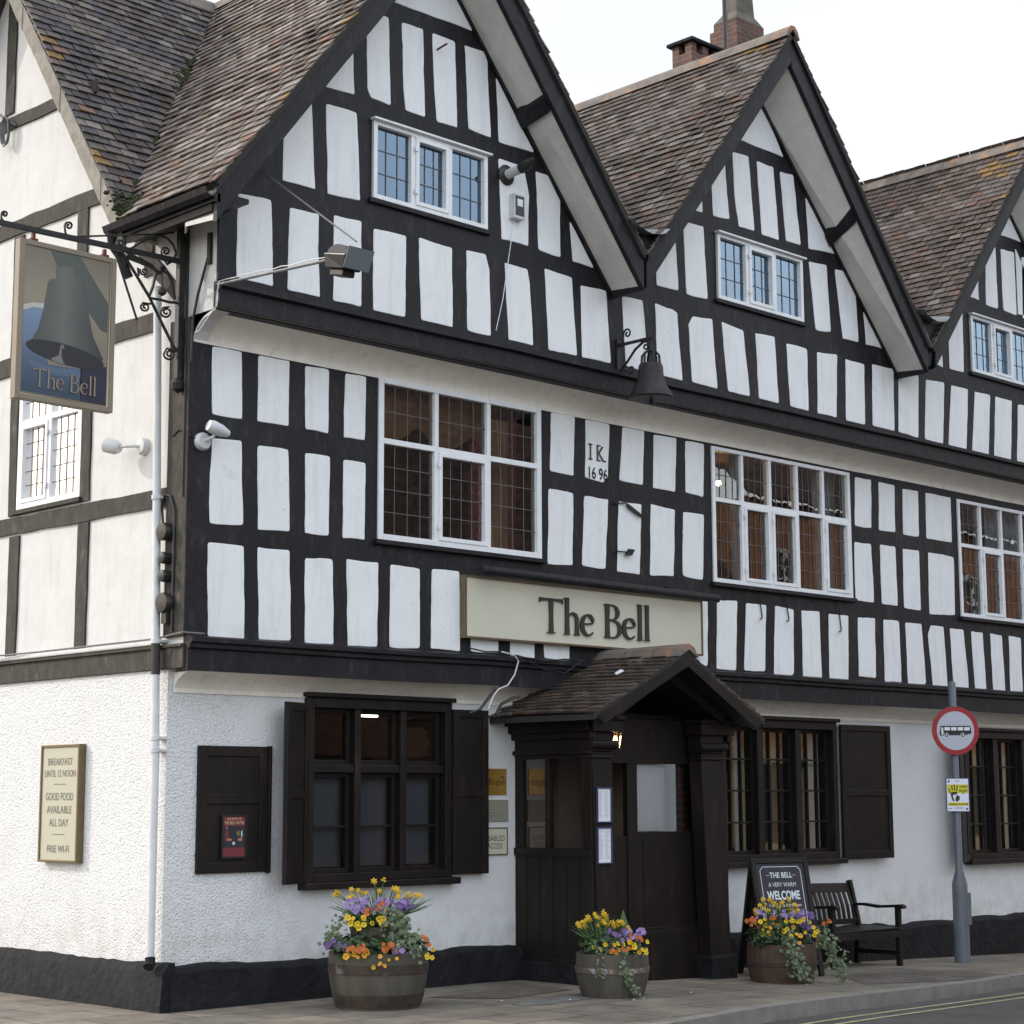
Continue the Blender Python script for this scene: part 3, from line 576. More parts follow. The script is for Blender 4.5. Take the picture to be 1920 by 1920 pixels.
# ---- windows
def leadgrid(b, pl, u0, u1, v0, v1, nv, nh, n=-.012, w=.006, sd=0):
    for i in range(1, nv+1):
        u = u0+(u1-u0)*i/(nv+1); b.pb(pl, u-w/2, u+w/2, v0, v1, n-.002, n+.003)
    for j in range(1, nh+1):
        v = v0+(v1-v0)*j/(nh+1); b.pb(pl, u0, u1, v-w/2, v+w/2, n-.0015, n+.0035)
def window(pl, u0, u1, v0, v1, cols, tr, mat, fw=.055, mw=.05, nv=3, nt=1, nb=3, n0=-.07, n1_=.02, glassm=None, casements=(), room=None, roommat=None, sill=None, lead=True, sillmat=None):
    """frame = part, pane / leading / casement / sill = sub-parts"""
    b = MB(); b.pb(pl, u0, u0+fw, v0, v1, n0, n1_); b.pb(pl, u1-fw, u1, v0, v1, n0, n1_)
    b.pb(pl, u0+fw, u1-fw, v1-fw*.8, v1, n0, n1_); b.pb(pl, u0+fw, u1-fw, v0, v0+fw*.9, n0, n1_)
    cw = (u1-u0-2*fw-(cols-1)*mw)/cols; edges = []
    for i in range(cols):
        a = u0+fw+i*(cw+mw); edges.append((a, a+cw))
        if i: b.pb(pl, a-mw, a, v0+fw*.9, v1-fw*.8, n0, n1_-.006)
    rows = [(v0+fw*.9, v1-fw*.8)]
    if tr:
        rows = [(v0+fw*.9, tr-mw/2), (tr+mw/2, v1-fw*.8)]
        for a, c in edges: b.pb(pl, a, c, tr-mw/2, tr+mw/2, n0, n1_-.004)
    wo = b.build('window', mat, pub, bevel=.003)
    gl = MB(); ld = MB()
    for ci, (a, c) in enumerate(edges):
        for ri, (d, e) in enumerate(rows):
            aa, cc, dd, ee = a, c, d, e; n = -.02
            if (ci, ri) in casements:
                w = .038; cs = MB()
                cs.pb(pl, a, a+w, d, e, n0+.03, n1_+.008); cs.pb(pl, c-w, c, d, e, n0+.03, n1_+.008); cs.pb(pl, a+w, c-w, e-w, e, n0+.03, n1_+.008); cs.pb(pl, a+w, c-w, d, d+w, n0+.03, n1_+.008)
                aa, cc, dd, ee = a+w, c-w, d+w, e-w
                for vv in (d+.1, e-.14): cs.pb(pl, a-.02, a+.012, vv, vv+.05, n1_+.006, n1_+.02)
                cs.build('casement', mat, wo, bevel=.003)
            gl.add([pl.to(aa, dd, n), pl.to(cc, dd, n), pl.to(cc, ee, n), pl.to(aa, ee, n)], [(0, 1, 2, 3)])
            if lead: leadgrid(ld, pl, aa, cc, dd, ee, nv, nt if (ri == 1 and tr) else nb, n=n+.004)
    gl.build('pane', glassm or M['glass'], wo, recalc=False)
    if lead: ld.build('leading', M['lead'], wo)
    if sill is not None:
        MB().pb(pl, u0-.04, u1+.04, v0-.045, v0-.002, -.02, sill).build('sill', sillmat or M['timber'], wo, bevel=.006)
    if room:
        rd, top, bot = room
        r_ = MB(); a, c = u0-.3, u1+.3; d, e = v0-bot, v1+top; nf = -.115
        vs = [pl.to(u, v, n) for n in (nf, -rd) for v in (d, e) for u in (a, c)]
        r_.add(vs, [(4, 5, 7, 6), (0, 1, 5, 4), (2, 6, 7, 3), (0, 4, 6, 2), (1, 3, 7, 5)])
        # return wall round the opening closes the box
        r_.add([pl.to(u, v, nf-.001) for u, v in ((a, d), (c, d), (c, e), (a, e), (u0, v0), (u1, v0), (u1, v1), (u0, v1))], [(0, 1, 5, 4), (1, 2, 6, 5), (2, 3, 7, 6), (3, 0, 4, 7)])
        r_.build('room', roommat or M['roomdark'], wo)
    return wo, edges, rows
def curtain(wo, pl, u0, u1, v0, v1, n, mat, amp=.02, fr=22, gather=0.0):
    b = MB(); k = 36; rows = 8; vs = []
    for j in range(rows+1):
        t = j/rows; v = v1+(v0-v1)*t
        g_ = gather*math.sin(math.pi*min(1, t*1.25)) if gather else 0
        for i in range(k+1):
            s_ = i/k; u = u0+g_*(u1-u0)+(u1-u0)*(1-g_)*s_
            vs.append(pl.to(u, v, n+amp*math.sin(s_*fr+.8*math.sin(s_*7)+t)))
    b.add(vs, [(j*(k+1)+i, j*(k+1)+i+1, (j+1)*(k+1)+i+1, (j+1)*(k+1)+i) for j in range(rows) for i in range(k)])
    return b.build('curtain', mat, wo, smooth=True)

# first floor
a = W1[0]; w, ed, rw = window(F1, *a, 3, a[2]+.61*(a[3]-a[2]), M['whitewood'], casements=[(1, 0)], sill=.05, room=(2.2, .02, .3), roommat=M['sidehalf'], fw=.06)
curtain(w, F1, ed[2][0]+.02, ed[2][1]+.02, a[2]-.2, a[3]+.05, -.33, M['redcurtain'], .035, 20)
curtain(w, F1, ed[2][0]+.20, ed[2][1]-.16, a[2]-.2, a[3]-.12, -.25, M['curtain'], .035, 34, .25)
b = MB(); pts = []      # pelmet with scalloped hem
for i in range(25):
    t = i/24; u = a[0]+t*(a[1]-a[0]-.55); pts.append((u, a[3]-.33-.17*abs(math.sin(t*math.pi*2.2))))
b.poly(F1, [(a[0], a[3]+.02)]+pts+[(a[1]-.55, a[3]+.02)], -.24, -.235); b.build('pelmet', MAT('pelmet_brown', (.20, .10, .05), .9, var=.3, vscale=12), w)
a = W1[1]; w, ed, rw = window(F1, *a, 5, a[2]+.61*(a[3]-a[2]), M['whitewood'], casements=[(1, 0), (2, 0), (4, 0)], sill=.05, room=(2.2, .02, .3), fw=.05, mw=.045)
curtain(w, F1, ed[4][0]+.1, ed[4][1]+.05, a[2]-.2, a[3]+.05, -.25, M['net'], .03, 26)
curtain(w, F1, ed[1][0]+.13, ed[1][0]+.3, a[2]-.2, a[3]+.05, -.3, M['net'], .03, 14)
q = at(1347, 906, 'y', -.25+.55); MB().lathe((q.x, q.y, q.z), [(.001, -.03), (.026, -.015), (.03, 0), (.024, .02), (.001, .03)], 12).build('bulb', M['bulb'], w)
a = W1[2]; w, ed, rw = window(F1, *a, 5, a[2]+.61*(a[3]-a[2]), M['whitewood'], casements=[(1, 0), (3, 0)], sill=.05, room=(2.2, .02, .3), fw=.05, mw=.045)
curtain(w, F1, ed[2][0]-.05, ed[2][1]+.3, a[3]-.62, a[3]+.05, -.22, M['net'], .02, 26)
a = W1[3]; window(F1, *a, 5, a[2]+.61*(a[3]-a[2]), M['whitewood'], sill=.05, room=(2.2, .02, .3), fw=.05, mw=.045)
# gable windows
for i, a in enumerate(W2):
    w, ed, rw = window(F2, *a, 3, None, M['whitewood'], casements=[(1, 0)], sill=.035, room=(1.5, .02, .2), fw=.045, mw=.05, nv=2, nb=2, glassm=M['glass_sky'], n1_=.03)
    MB().pb(F2, a[0]-.02, a[1]+.03, a[3]+.002, a[3]+.022, 0, .07).build('drip_board', M['whitewood'], w, bevel=.004)
    curtain(w, F2, ed[2][0]+.04, ed[2][1]-.04, a[2]-.1, a[3]+.05, -.3, M['blind'], .02, 24)
# side street window (u = y)
a = SW[0]; w, ed, rw = window(S0, *a, 2, 5.09, M['whitewood'], casements=[(1, 0)], sill=.05, sillmat=M['timber_old'], nv=3, nt=1, nb=4, fw=.06, mw=.05, room=(1.6, .02, .2))
curtain(w, S0, a[0], a[1], a[2]-.1, a[3]+.05, -.17, M['net'], .012, 40)

# ground floor windows: dark brown
def gwin(a, cols, trs, splits, sash=False, lower=None, mw=.07, nbars=0):
    pl = F0; u0, u1, v0, v1 = a; mat = M['brown']
    b = MB(); fw = .07
    b.pb(pl, u0-.01, u0+fw, v0, v1, -.12, .05); b.pb(pl, u1-fw, u1+.01, v0, v1, -.12, .05)
    b.pb(pl, u0+fw, u1-fw, v1-.09, v1, -.12, .055); b.pb(pl, u0+fw, u1-fw, v0, v0+.07, -.12, .055)
    cw = (u1-u0-2*fw-(cols-1)*mw)/cols; ed = []
    for i in range(cols):
        p = u0+fw+i*(cw+mw); ed.append((p, p+cw))
        if i: b.pb(pl, p-mw, p, v0+.07, v1-.09, -.11, .035)
    for t in trs:
        for p, q in ed: b.pb(pl, p, q, t-.035, t+.035, -.10, .02)
    wo = b.build('window', mat, pub, bevel=.005)
    sw = .022 if nbars else .04; s = MB(); gl = MB(); rows = [v0+.07]+[t for t in trs]+[v1-.09]
    for p, q in ed:
        for k in range(len(rows)-1):
            d = rows[k]+(.035 if k else 0); e = rows[k+1]-(.035 if k < len(rows)-2 else 0)
            s.pb(pl, p, p+sw, d, e, -.09, -.03); s.pb(pl, q-sw, q, d, e, -.09, -.03); s.pb(pl, p+sw, q-sw, d, d+.04, -.09, -.03); s.pb(pl, p+sw, q-sw, e-.04, e, -.09, -.03)
            for sp in splits[k]:
                v = d+(e-d)*sp; s.pb(pl, p+sw, q-sw, v-.010, v+.010, -.08, -.035)
            for nb_ in range(nbars):
                u = p+sw+(q-p-2*sw)*(nb_+1)/(nbars+1); s.pb(pl, u-.007, u+.007, d+.04, e-.04, -.08, -.034)
            gl.add([pl.to(p+sw, d+.04, -.06), pl.to(q-sw, d+.04, -.06), pl.to(q-sw, e-.04, -.06), pl.to(p+sw, e-.04, -.06)], [(0, 1, 2, 3)])
    s.build('sash', mat, wo, bevel=.003); gl.build('pane', M['glass'] if nbars else M['glass_gf'], wo, recalc=False)
    MB().pb(pl, u0-.06, u1+.06, v0-.06, v0, -.05, .12).build('sill', mat, wo, bevel=.008)
    MB().pb(pl, u0-.03, u1+.03, v1, v1+.04, -.02, .09).build('cornice', mat, wo, bevel=.006)
    r_ = MB(); A_, C_, d, e = u0-.3, u1+.3, v0-.4, min(v1+.03, 2.6); nf = -.135
    vs = [pl.to(u, v, n) for n in (nf, -2.6) for v in (d, e) for u in (A_, C_)]
    r_.add(vs, [(4, 5, 7, 6), (0, 1, 5, 4), (2, 6, 7, 3), (0, 4, 6, 2), (1, 3, 7, 5)])
    r_.add([pl.to(u, v, nf-.001) for u, v in ((A_, d), (C_, d), (C_, e), (A_, e), (u0, v0), (u1, v0), (u1, v1), (u0, v1))], [(0, 1, 5, 4), (1, 2, 6, 5), (2, 3, 7, 6), (3, 0, 4, 7)])
    r_.build('room', M['roomdark'], wo)
    return wo, ed
def shutter(hx, ang, w, v0, v1, side):      # hinge x, opening angle from the wall, width; side -1 opens left, +1 opens right
    a = R(ang); dirv = Vector((side*math.cos(a), -math.sin(a), 0)); nv_ = Vector((-dirv.y, dirv.x, 0)); 
    if nv_.y > 0: nv_ = -nv_
    pl = Pl((hx, -.055, 0), dirv, (0, 0, 1), nv_)
    b = MB(); b.pb(pl, 0, w, v0, v1, -.022, .006)
    mid = (v0+v1)/2-.05; r_ = .07
    for n0, n1_ in ((.006, .02),):
        b.pb(pl, 0, r_, v0, v1, n0, n1_); b.pb(pl, w-r_, w, v0, v1, n0, n1_); b.pb(pl, r_, w-r_, v0, v0+r_*1.2, n0, n1_); b.pb(pl, r_, w-r_, v1-r_, v1, n0, n1_); b.pb(pl, r_, w-r_, mid, mid+r_, n0, n1_)
    return b.build('shutter', M['brown'], pub, bevel=.004)
a = HW[0]; w, ed = gwin(a, 3, [1.92], [[.46], []])
MB().pb(F0, a[0]+.1, a[1]-.1, a[2]+.12, 1.90, -.16, -.15).build('blind', M['blind'], w)
b = MB(); b.pb(F0, 2.0, 2.02, 2.05, 2.40, -.5, -.48)
q = at(675, 1341, 'y', .8); MB().box(q.x-.02, q.x+.22, q.y, q.y+.05, q.z-.012, q.z+.01).build('strip_light', M['glow'], w)
shutter(1.40, 24, .39, a[2]+.0, 2.47, -1); shutter(3.08, 3, .42, a[2]+.02, a[3]-.06, 1)
a = HW[1]; w, ed = gwin(a, 3, [], [[.25, .5, .75]], mw=.10, nbars=2)
curtain(w, F0, ed[2][1]-.2, ed[2][1]+.05, a[2]-.1, a[3]+.02, -.22, M['net'], .025, 12); curtain(w, F0, ed[1][1]-.15, ed[1][1], a[2]-.1, a[3]+.02, -.22, M['curtain'], .025, 10)
curtain(w, F0, ed[0][1]-.12, ed[0][1], a[2]-.1, a[3]+.02, -.22, M['net'], .025, 10)
shutter(9.06, 4, .88, a[2]-.02, 2.48, 1)
a = HW[2]; w, ed = gwin(a, 3, [], [[.25, .5, .75]], mw=.10, nbars=2)
curtain(w, F0, ed[1][0], ed[1][1], a[2]-.1, a[3]+.02, -.22, M['net'], .025, 24); curtain(w, F0, ed[0][1]-.12, ed[0][1]-.02, a[2]-.1, a[3]+.02, -.22, M['curtain'], .025, 10)
shutter(11.62, 24, .5, a[2]-.02, 2.42, -1)

# ---- roofs
TC = {'grey': (.115, .098, .088), 'mauve': (.095, .072, .066), 'brown': (.085, .058, .042), 'dark': (.05, .04, .034), 'pale': (.165, .145, .13), 'orange': (.14, .08, .058), 'blue': (.058, .054, .060), 'lichen': (.19, .115, .04)}
def pick(w):
    r_ = random.random()*sum(w.values())
    for k_, v_ in w.items():
        r_ -= v_
        if r_ <= 0: return k_
    return k_
def inpoly(u, v, poly):
    c = False; n = len(poly)
    for i in range(n):
        (x1, y1_), (x2, y2_) = poly[i], poly[(i+1) % n]
        if (y1_ > v) != (y2_ > v) and u < (x2-x1)*(v-y1_)/(y2_-y1_)+x1: c = not c
    return c
def tiles(name, O, U, V, poly, parent, weights, gauge=.108, tw=.168, edge=None, flip=1, ripple=.012, thick=.013, dark=1.0):
    O, U, V = Vector(O), Vector(U).normalized(), Vector(V).normalized(); N = U.cross(V)*flip; N.normalize()
    us = [p[0] for p in poly]; vs_ = [p[1] for p in poly]; b = MB()
    k0, k1 = int(math.floor(min(vs_)/gauge))-1, int(math.ceil(max(vs_)/gauge))
    j0, j1 = int(min(us)/tw)-2, int(max(us)/tw)+2
    for k in range(k0, k1+1):
        for j in range(j0, j1+1):
            u = (j+.5*(k % 2)+.04*(hsh(j, k)-.5))*tw; v = k*gauge
            if not (inpoly(max(u, .01) if u > -tw*.45 else u, v+gauge*.5, poly)): continue
            dip = ripple*(n1(u*1.3, 31)+n1(v*1.1+u*.4, 37))
            L_ = gauge*1.55; w = tw-.007-.004*hsh(k, j); tl = .010*(hsh(j*3, k*5)-.5); sk = .004*(hsh(j, k*7)-.5)
            c = TC[pick(weights)]
            if edge and random.random() < edge(u, v): c = TC['lichen'] if random.random() < .6 else TC['orange']
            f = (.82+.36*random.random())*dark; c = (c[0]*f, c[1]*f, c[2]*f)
            lo = .031+tl+dip; hi = .006+dip; vlo = v-.004+.01*(hsh(k*2, j)-.5)
            pt = []; e0 = -.006+.01*hsh(k, 9)
            for (uu, vv, nn) in ((-w/2, 0, lo), (w/2, 0, lo+sk), (w/2, L_, hi), (-w/2, L_, hi)):
                pt.append(O+U*max(e0, u+uu)+V*(vlo+vv)+N*nn)
            bt = [p-N*thick for p in pt]
            b.add(pt+bt, [(0, 1, 2, 3), (0, 4, 5, 1), (0, 3, 7, 4), (1, 5, 6, 2)], 0, c)
    return b.build(name, M['tile'], parent, recalc=False, tint=True)
YV = -1.05
def slope_frame(xc, zr, sgn, sl):
    # u along +y from the verge, v up the slope; sgn -1 left side, +1 right side of the ridge
    V = Vector((-sgn*1.0, 0, sl)).normalized()
    return V
def gable_roof(xc, zr, sl, xl, xr, left_w, right_w, backL, backR, edgeL=None):
    rf = None
    for sgn, xe, wt, back in ((-1, xl, left_w, backL), (1, xr, right_w, backR)):
        sl_ = 1.245 if sgn == 1 else sl
        hw = abs(xe-xc); ze = zr-sl_*hw; SLn = math.hypot(hw, sl_*hw)
        O = Vector((xe, YV, ze)); V = Vector((xc-xe, 0, zr-ze)).normalized(); U = Vector((0, 1, 0))
        poly = [(0, 0), (back[0]-YV, 0), (back[1]-YV, SLn), (0, SLn)]
        bs = MB(); N = U.cross(V)
        if N.z < 0: N = -N
        bs.prism([O+U*u+V*v for u, v in poly], [O+U*u+V*v-N*.05 for u, v in poly])
        base = bs.build('roof', M['tilebase'], pub)
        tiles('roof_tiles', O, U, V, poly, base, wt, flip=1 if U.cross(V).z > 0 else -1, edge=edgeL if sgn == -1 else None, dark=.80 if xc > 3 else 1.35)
        if sgn == -1:
            rf = base
    # ridge tiles
    rb = MB(); y = YV-.01
    while y < backL[1]+.05:
        y_ = y+.44; h = .004*hsh(y)
        prof = [(-.115, -.10), (-.08, -.012), (-.03, .035), (.03, .035), (.08, -.012), (.115, -.10), (.09, -.10), (0, 0.0), (-.09, -.10)]
        rb.prism([(xc+a_, y, zr+c_+.02+h) for a_, c_ in prof], [(xc+a_, y_-.002, zr+c_+.02) for a_, c_ in prof]); y = y_
    rb.build('ridge', M['ridge'], rf, smooth=False)
    return rf
lw1 = {'grey': 5, 'mauve': 3, 'brown': 2, 'pale': 3, 'dark': 1, 'orange': .15}
lw2 = {'grey': 4, 'mauve': 3, 'brown': 3, 'pale': 2.5, 'dark': 1.5, 'orange': .35}
lw3 = {'mauve': 6, 'grey': 2.5, 'brown': 3.5, 'dark': 1.5, 'orange': .5, 'pale': .6}
SL1 = 1.30
e1 = lambda u, v: max(0, .35-u*1.1)*(.4+.6*hsh(int(v*3), 5)) if v < 3.6 else 0
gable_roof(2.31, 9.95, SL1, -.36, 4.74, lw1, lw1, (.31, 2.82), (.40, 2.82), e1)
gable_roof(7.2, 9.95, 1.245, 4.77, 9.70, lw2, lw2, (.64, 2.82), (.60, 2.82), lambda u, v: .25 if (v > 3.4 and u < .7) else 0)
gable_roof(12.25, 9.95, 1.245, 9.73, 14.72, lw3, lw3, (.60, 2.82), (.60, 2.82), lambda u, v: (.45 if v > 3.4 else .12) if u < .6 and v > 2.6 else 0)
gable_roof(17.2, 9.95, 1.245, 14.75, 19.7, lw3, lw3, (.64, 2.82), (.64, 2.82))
# main range roof, ridge along the street; its near end shows over the side street
b = MB(); O = Vector((-.35, .31, 6.47)); Vm = Vector((0, 2.51, 3.48)).normalized(); SLm = math.hypot(2.51, 3.48)
poly = [(0, 0), (.03, 0), (2.66, SLm), (0, SLm)]
Nm = Vector((1, 0, 0)).cross(Vm)
b.prism([O+Vector((1, 0, 0))*u+Vm*v for u, v in ((0, 0), (20, 0), (20, SLm), (0, SLm))], [O+Vector((1, 0, 0))*u+Vm*v-Nm*.05 for u, v in ((0, 0), (20, 0), (20, SLm), (0, SLm))])
rm = b.build('roof', M['tilebase'], pub)
wside = {'blue': 5, 'grey': 3, 'mauve': 2, 'dark': 2, 'pale': .5, 'orange': .06}
tiles('roof_tiles', O, (1, 0, 0), Vm, [(0, 0), (.12, 0), (2.75, SLm), (0, SLm)], rm, wside, flip=1, edge=lambda u, v: .05 if u < .25 else 0)
b = MB(); b.prism([(-.35, 2.82, 9.95), (20, 2.82, 9.95), (20, 6.0, 6.0), (-.35, 6.0, 6.0)], [(-.35, 2.82, 9.88), (20, 2.82, 9.88), (20, 6.0, 5.93), (-.35, 6.0, 5.93)]); b.build('roof', M['ridge'], pub)
b = MB(); x = -.35
prof = [(-.115, -.12), (-.07, -.01), (0, .04), (.07, -.01), (.115, -.12), (0, -.02)]
while x < 19.5:
    b.prism([(x, 2.82+a_, 9.96+c_) for a_, c_ in prof], [(x+.44, 2.82+a_, 9.96+c_) for a_, c_ in prof]); x += .45
b.build('ridge', M['ridge'], rm)
b = MB(); b.box(.2, 19.7, 5.5, 5.6, -.3, 6.2).box(19.6, 19.75, 0, 5.6, -1, 6.4); b.build('rear_wall', M['brick'], pub)
# side verge: weathered barge board, soffit
b = MB(); a0 = Vector((-.36, .30, 6.40)); a1 = Vector((-.36, 2.82, 9.90)); n_ = 14
for i in range(n_):
    p = a0.lerp(a1, i/n_); q = a0.lerp(a1, (i+1)/n_); o = .006*n1(i*1.3, 4)
    b.prism([p+Vector((o, 0, -.19)), p+Vector((o, 0, .05)), p+Vector((.045, 0, .05)), p+Vector((.045, 0, -.19))], [q+Vector((o, 0, -.19)), q+Vector((o, 0, .05)), q+Vector((.045, 0, .05)), q+Vector((.045, 0, -.19))])
a2 = Vector((-.36, 5.4, 6.32))
b.prism([a1+Vector((0, 0, -.19)), a1+Vector((0, 0, .05)), a1+Vector((.045, 0, .05)), a1+Vector((.045, 0, -.19))], [a2+Vector((0, 0, -.19)), a2+Vector((0, 0, .05)), a2+Vector((.045, 0, .05)), a2+Vector((.045, 0, -.19))])
b.build('barge_board', M['stonebarge'], pub)
b = MB(); b.prism([(-.31, .32, 6.33), (.0, .32, 6.33), (0, .32, 6.36), (-.31, .32, 6.36)], [(-.31, 2.82, 9.80), (0, 2.82, 9.80), (0, 2.82, 9.83), (-.31, 2.82, 9.83)]); b.build('soffit', M['soffit'], pub)
# front gables: barge boards, soffits with a purlin block, valley boards
for i, (xc, zr, za) in enumerate(GAB):
    sl = SL1 if i == 0 else 1.245
    xl, xr = (-.33 if i == 0 else xc-2.43), xc+(2.42 if i == 0 else 2.46)
    for sgn, xe in ((-1, xl), (1, xr)):
        hw = abs(xe-xc); sl = SL1 if (i == 0 and sgn == -1) else 1.235
        top = lambda t: zr-.03-sl*hw*t
        dep = .315 if sgn == -1 else .36
        b = MB(); prof0 = [(xc, zr-.03), (xe, top(1)), (xe, top(1)-dep), (xc, zr-.03-dep)]
        b.prism([(x_, -1.02, z_) for x_, z_ in prof0], [(x_, -.965, z_) for x_, z_ in prof0])
        capw = .03
        b.prism([(xc, -1.045, zr-.005), (xe, -1.045, top(1)+.02), (xe, -1.045, top(1)-.06), (xc, -1.045, zr-.085)], [(xc, -1.02, zr-.005), (xe, -1.02, top(1)+.02), (xe, -1.02, top(1)-.06), (xc, -1.02, zr-.085)])
        b.build('barge_board', M['timber'], pub, bevel=.004)
        # soffit from the barge board back to the wall
        zb0 = zr-.03-dep+.02; zb1 = top(1)-dep+.02
        wz1 = zb1+.03
        s = MB(); s.prism([(xc, -.965, zb0), (xe, -.965, zb1), (xe, -.58, wz1), (xc, -.58, za)], [(xc, -.965, zb0+.03), (xe, -.965, zb1+.03), (xe, -.58, wz1+.03), (xc, -.58, za+.03)])
        s.build('soffit', M['soffit'], pub)
        # dark rafter edge on the wall
        rr = MB(); rr.prism([(xc, -.605, za-.055), (xe, -.605, wz1-.055), (xe, -.605, wz1+.0), (xc, -.605, za+.0)], [(xc, -.575, za-.055), (xe, -.575, wz1-.055), (xe, -.575, wz1), (xc, -.575, za)]); rr.build('rafter', M['timber'], pub)
        t = .45; px_ = xc+sgn*hw*t; zz = 0
        pb_ = MB(); zo = zb0+(zb1-zb0)*t-.05; zi = za+(wz1-za)*t-.10; dx = .085*sgn; dz = -sl*.085
        pb_.prism([(px_, -.966, zo), (px_+dx, -.966, zo+dz), (px_+dx, -.60, zi+dz), (px_, -.60, zi)], [(px_, -.966, zo+.08), (px_+dx, -.966, zo+dz+.08), (px_+dx, -.60, zi+dz+.08), (px_, -.60, zi+.08)]); pb_.build('purlin', M['timber'], pub)
        # closed end of the box eaves
        if not (i == 0 and sgn == -1):
            e = MB(); e.box(min(xe, xe-.02*sgn), max(xe, xe-.02*sgn), -.99, -.58, zb1-.03, zb1+.25); e.build('eaves_end', M['timber'], pub)
    if i < 3:
        xv = (xr+GAB[i+1][0]-2.43)/2+.0; zv = 7.08
        b = MB(); b.prism([(xv-.22, -.985, zv+.07), (xv+.22, -.985, zv+.07), (xv+.02, -.985, 6.62), (xv-.02, -.985, 6.62)], [(xv-.22, -.93, zv+.07), (xv+.22, -.93, zv+.07), (xv+.02, -.93, 6.62), (xv-.02, -.93, 6.62)]); b.build('valley_board', M['timber'], pub)
        b = MB(); k = 8; vs = []
        for j in range(k+1):
            t = j/k; xx = xv-.27+.54*t; zz = zv+.075+.10*(2*t-1)**2+.012*n1(j, 3)
            vs += [(xx, -1.12, zz-.03-.015*hsh(j)), (xx, -.7, zz+.05), (xx, .5, zz+.07)]
        b.add(vs, [(3*j+a_, 3*j+3+a_, 3*j+4+a_, 3*j+1+a_) for j in range(k) for a_ in (0, 1)])
        b.build('valley_lead', M['leadsheet'], pub)
# gutter under the left eave of the first gable
b = MB()
k = 10; pr = [(.0, 0), (-.02, -.05), (-.065, -.075), (-.11, -.05), (-.13, .0), (-.12, .0), (-.1, -.045), (-.065, -.062), (-.03, -.045), (-.012, 0)]
b.prism([(-.33+p, -1.03, 6.43+q) for p, q in pr], [(-.33+p, .46, 6.43+q) for p, q in pr]); b.box(-.36, -.30, -1.02, .45, 6.33, 6.40)
b.tube([(-.40, .40, 6.38), (-.38, .42, 6.28), (-.30, .42, 6.2), (-.22, .40, 6.02)], .04, 10)
b.build('gutter', M['timber'], pub)
MB().prism([(-.34, -.96, 6.27), (.02, -.96, 6.40), (.02, -.96, 6.44), (-.34, -.96, 6.44)], [(-.34, .32, 6.27), (.02, .32, 6.40), (.02, .32, 6.44), (-.34, .32, 6.44)]).build('soffit', M['timber'], pub)
# moss in the valley
b = MB()
for (t, r_, n_) in ((.02, .06, 150), (.30, .012, 18), (.42, .015, 26), (.53, .025, 70), (.58, .035, 110), (.62, .025, 70), (.67, .02, 40), (.12, .012, 16), (.36, .008, 10), (.48, .01, 14), (.74, .01, 10)):
    c = Vector((-.34, .33, 6.5)).lerp(Vector((2.31, 2.82, 9.95)), t)
    for _ in range(n_):
        p = c+Vector((random.gauss(0, r_), random.gauss(0, r_), 0)); p.z = max(9.95-SL1*(2.31-p.x), 9.95-1.387*(2.82-p.y))+.02+random.random()*.03
        s = .008+.016*random.random(); b.lathe(p, [(s, -s*.6), (s*1.1, 0), (s*.7, s*.6), (.002, s*.8)], 7)
b.build('moss', M['moss'], pub, smooth=True)['kind'] = 'stuff'

# chimneys
def chimney(pxl, pxr, pytop, y, dep, name='chimney'):
    A_ = at(pxl, pytop, 'y', y); B_ = at(pxr, pytop, 'y', y); return A_.x, B_.x, (A_.z+B_.z)/2
c = MB(); c.box(10.20, 10.78, 2.9, 3.25, 8.5, 11.76); ch = c.build('chimney', M['brick'], pub)
MB().box(10.14, 10.83, 2.84, 3.31, 11.90, 11.95).build('cap', M['plinth'], ch, bevel=.01)
for (x0, x1) in ((10.20, 10.30), (10.43, 10.55), (10.68, 10.78)):
    for (q0, q1) in ((2.9, 3.02), (3.13, 3.25)): MB().box(x0, x1, q0, q1, 11.76, 11.90).build('cap_brick', M['brick'], ch)
c = MB(); c.box(11.20, 11.90, 2.9, 3.4, 8.5, 12.45); c.box(11.24, 11.86, 2.94, 3.36, 12.45, 12.58); ch = c.build('chimney', M['brick'], pub, bevel=.006)
MB().prism([(11.24, 2.94, 12.58), (11.86, 2.94, 12.58), (11.86, 3.36, 12.58), (11.24, 3.36, 12.58)], [(11.36, 3.03, 12.74), (11.76, 3.03, 12.74), (11.76, 3.28, 12.74), (11.36, 3.28, 12.74)]).prism([(11.36, 3.03, 12.74), (11.76, 3.03, 12.74), (11.76, 3.28, 12.74), (11.36, 3.28, 12.74)], [(11.42, 3.08, 13.9), (11.70, 3.08, 13.9), (11.70, 3.24, 13.9), (11.42, 3.24, 13.9)]).build('cap', MAT('dark_stone', (.11, .10, .085), .9, var=.3, vscale=6, bump=.5), ch)
tag(MB().tube([(10.80, 2.80, 9.9), (10.80, 2.80, 14.5)], .028, 8).tube([(10.95, 2.86, 12.2), (10.90, 2.86, 12.8), (10.74, 2.8, 13.6), (10.72, 2.8, 14.3)], .006, 6).build('aerial_mast', M['darkmetal']), 'thin dark aerial mast standing in front of the tall chimney', 'aerial')

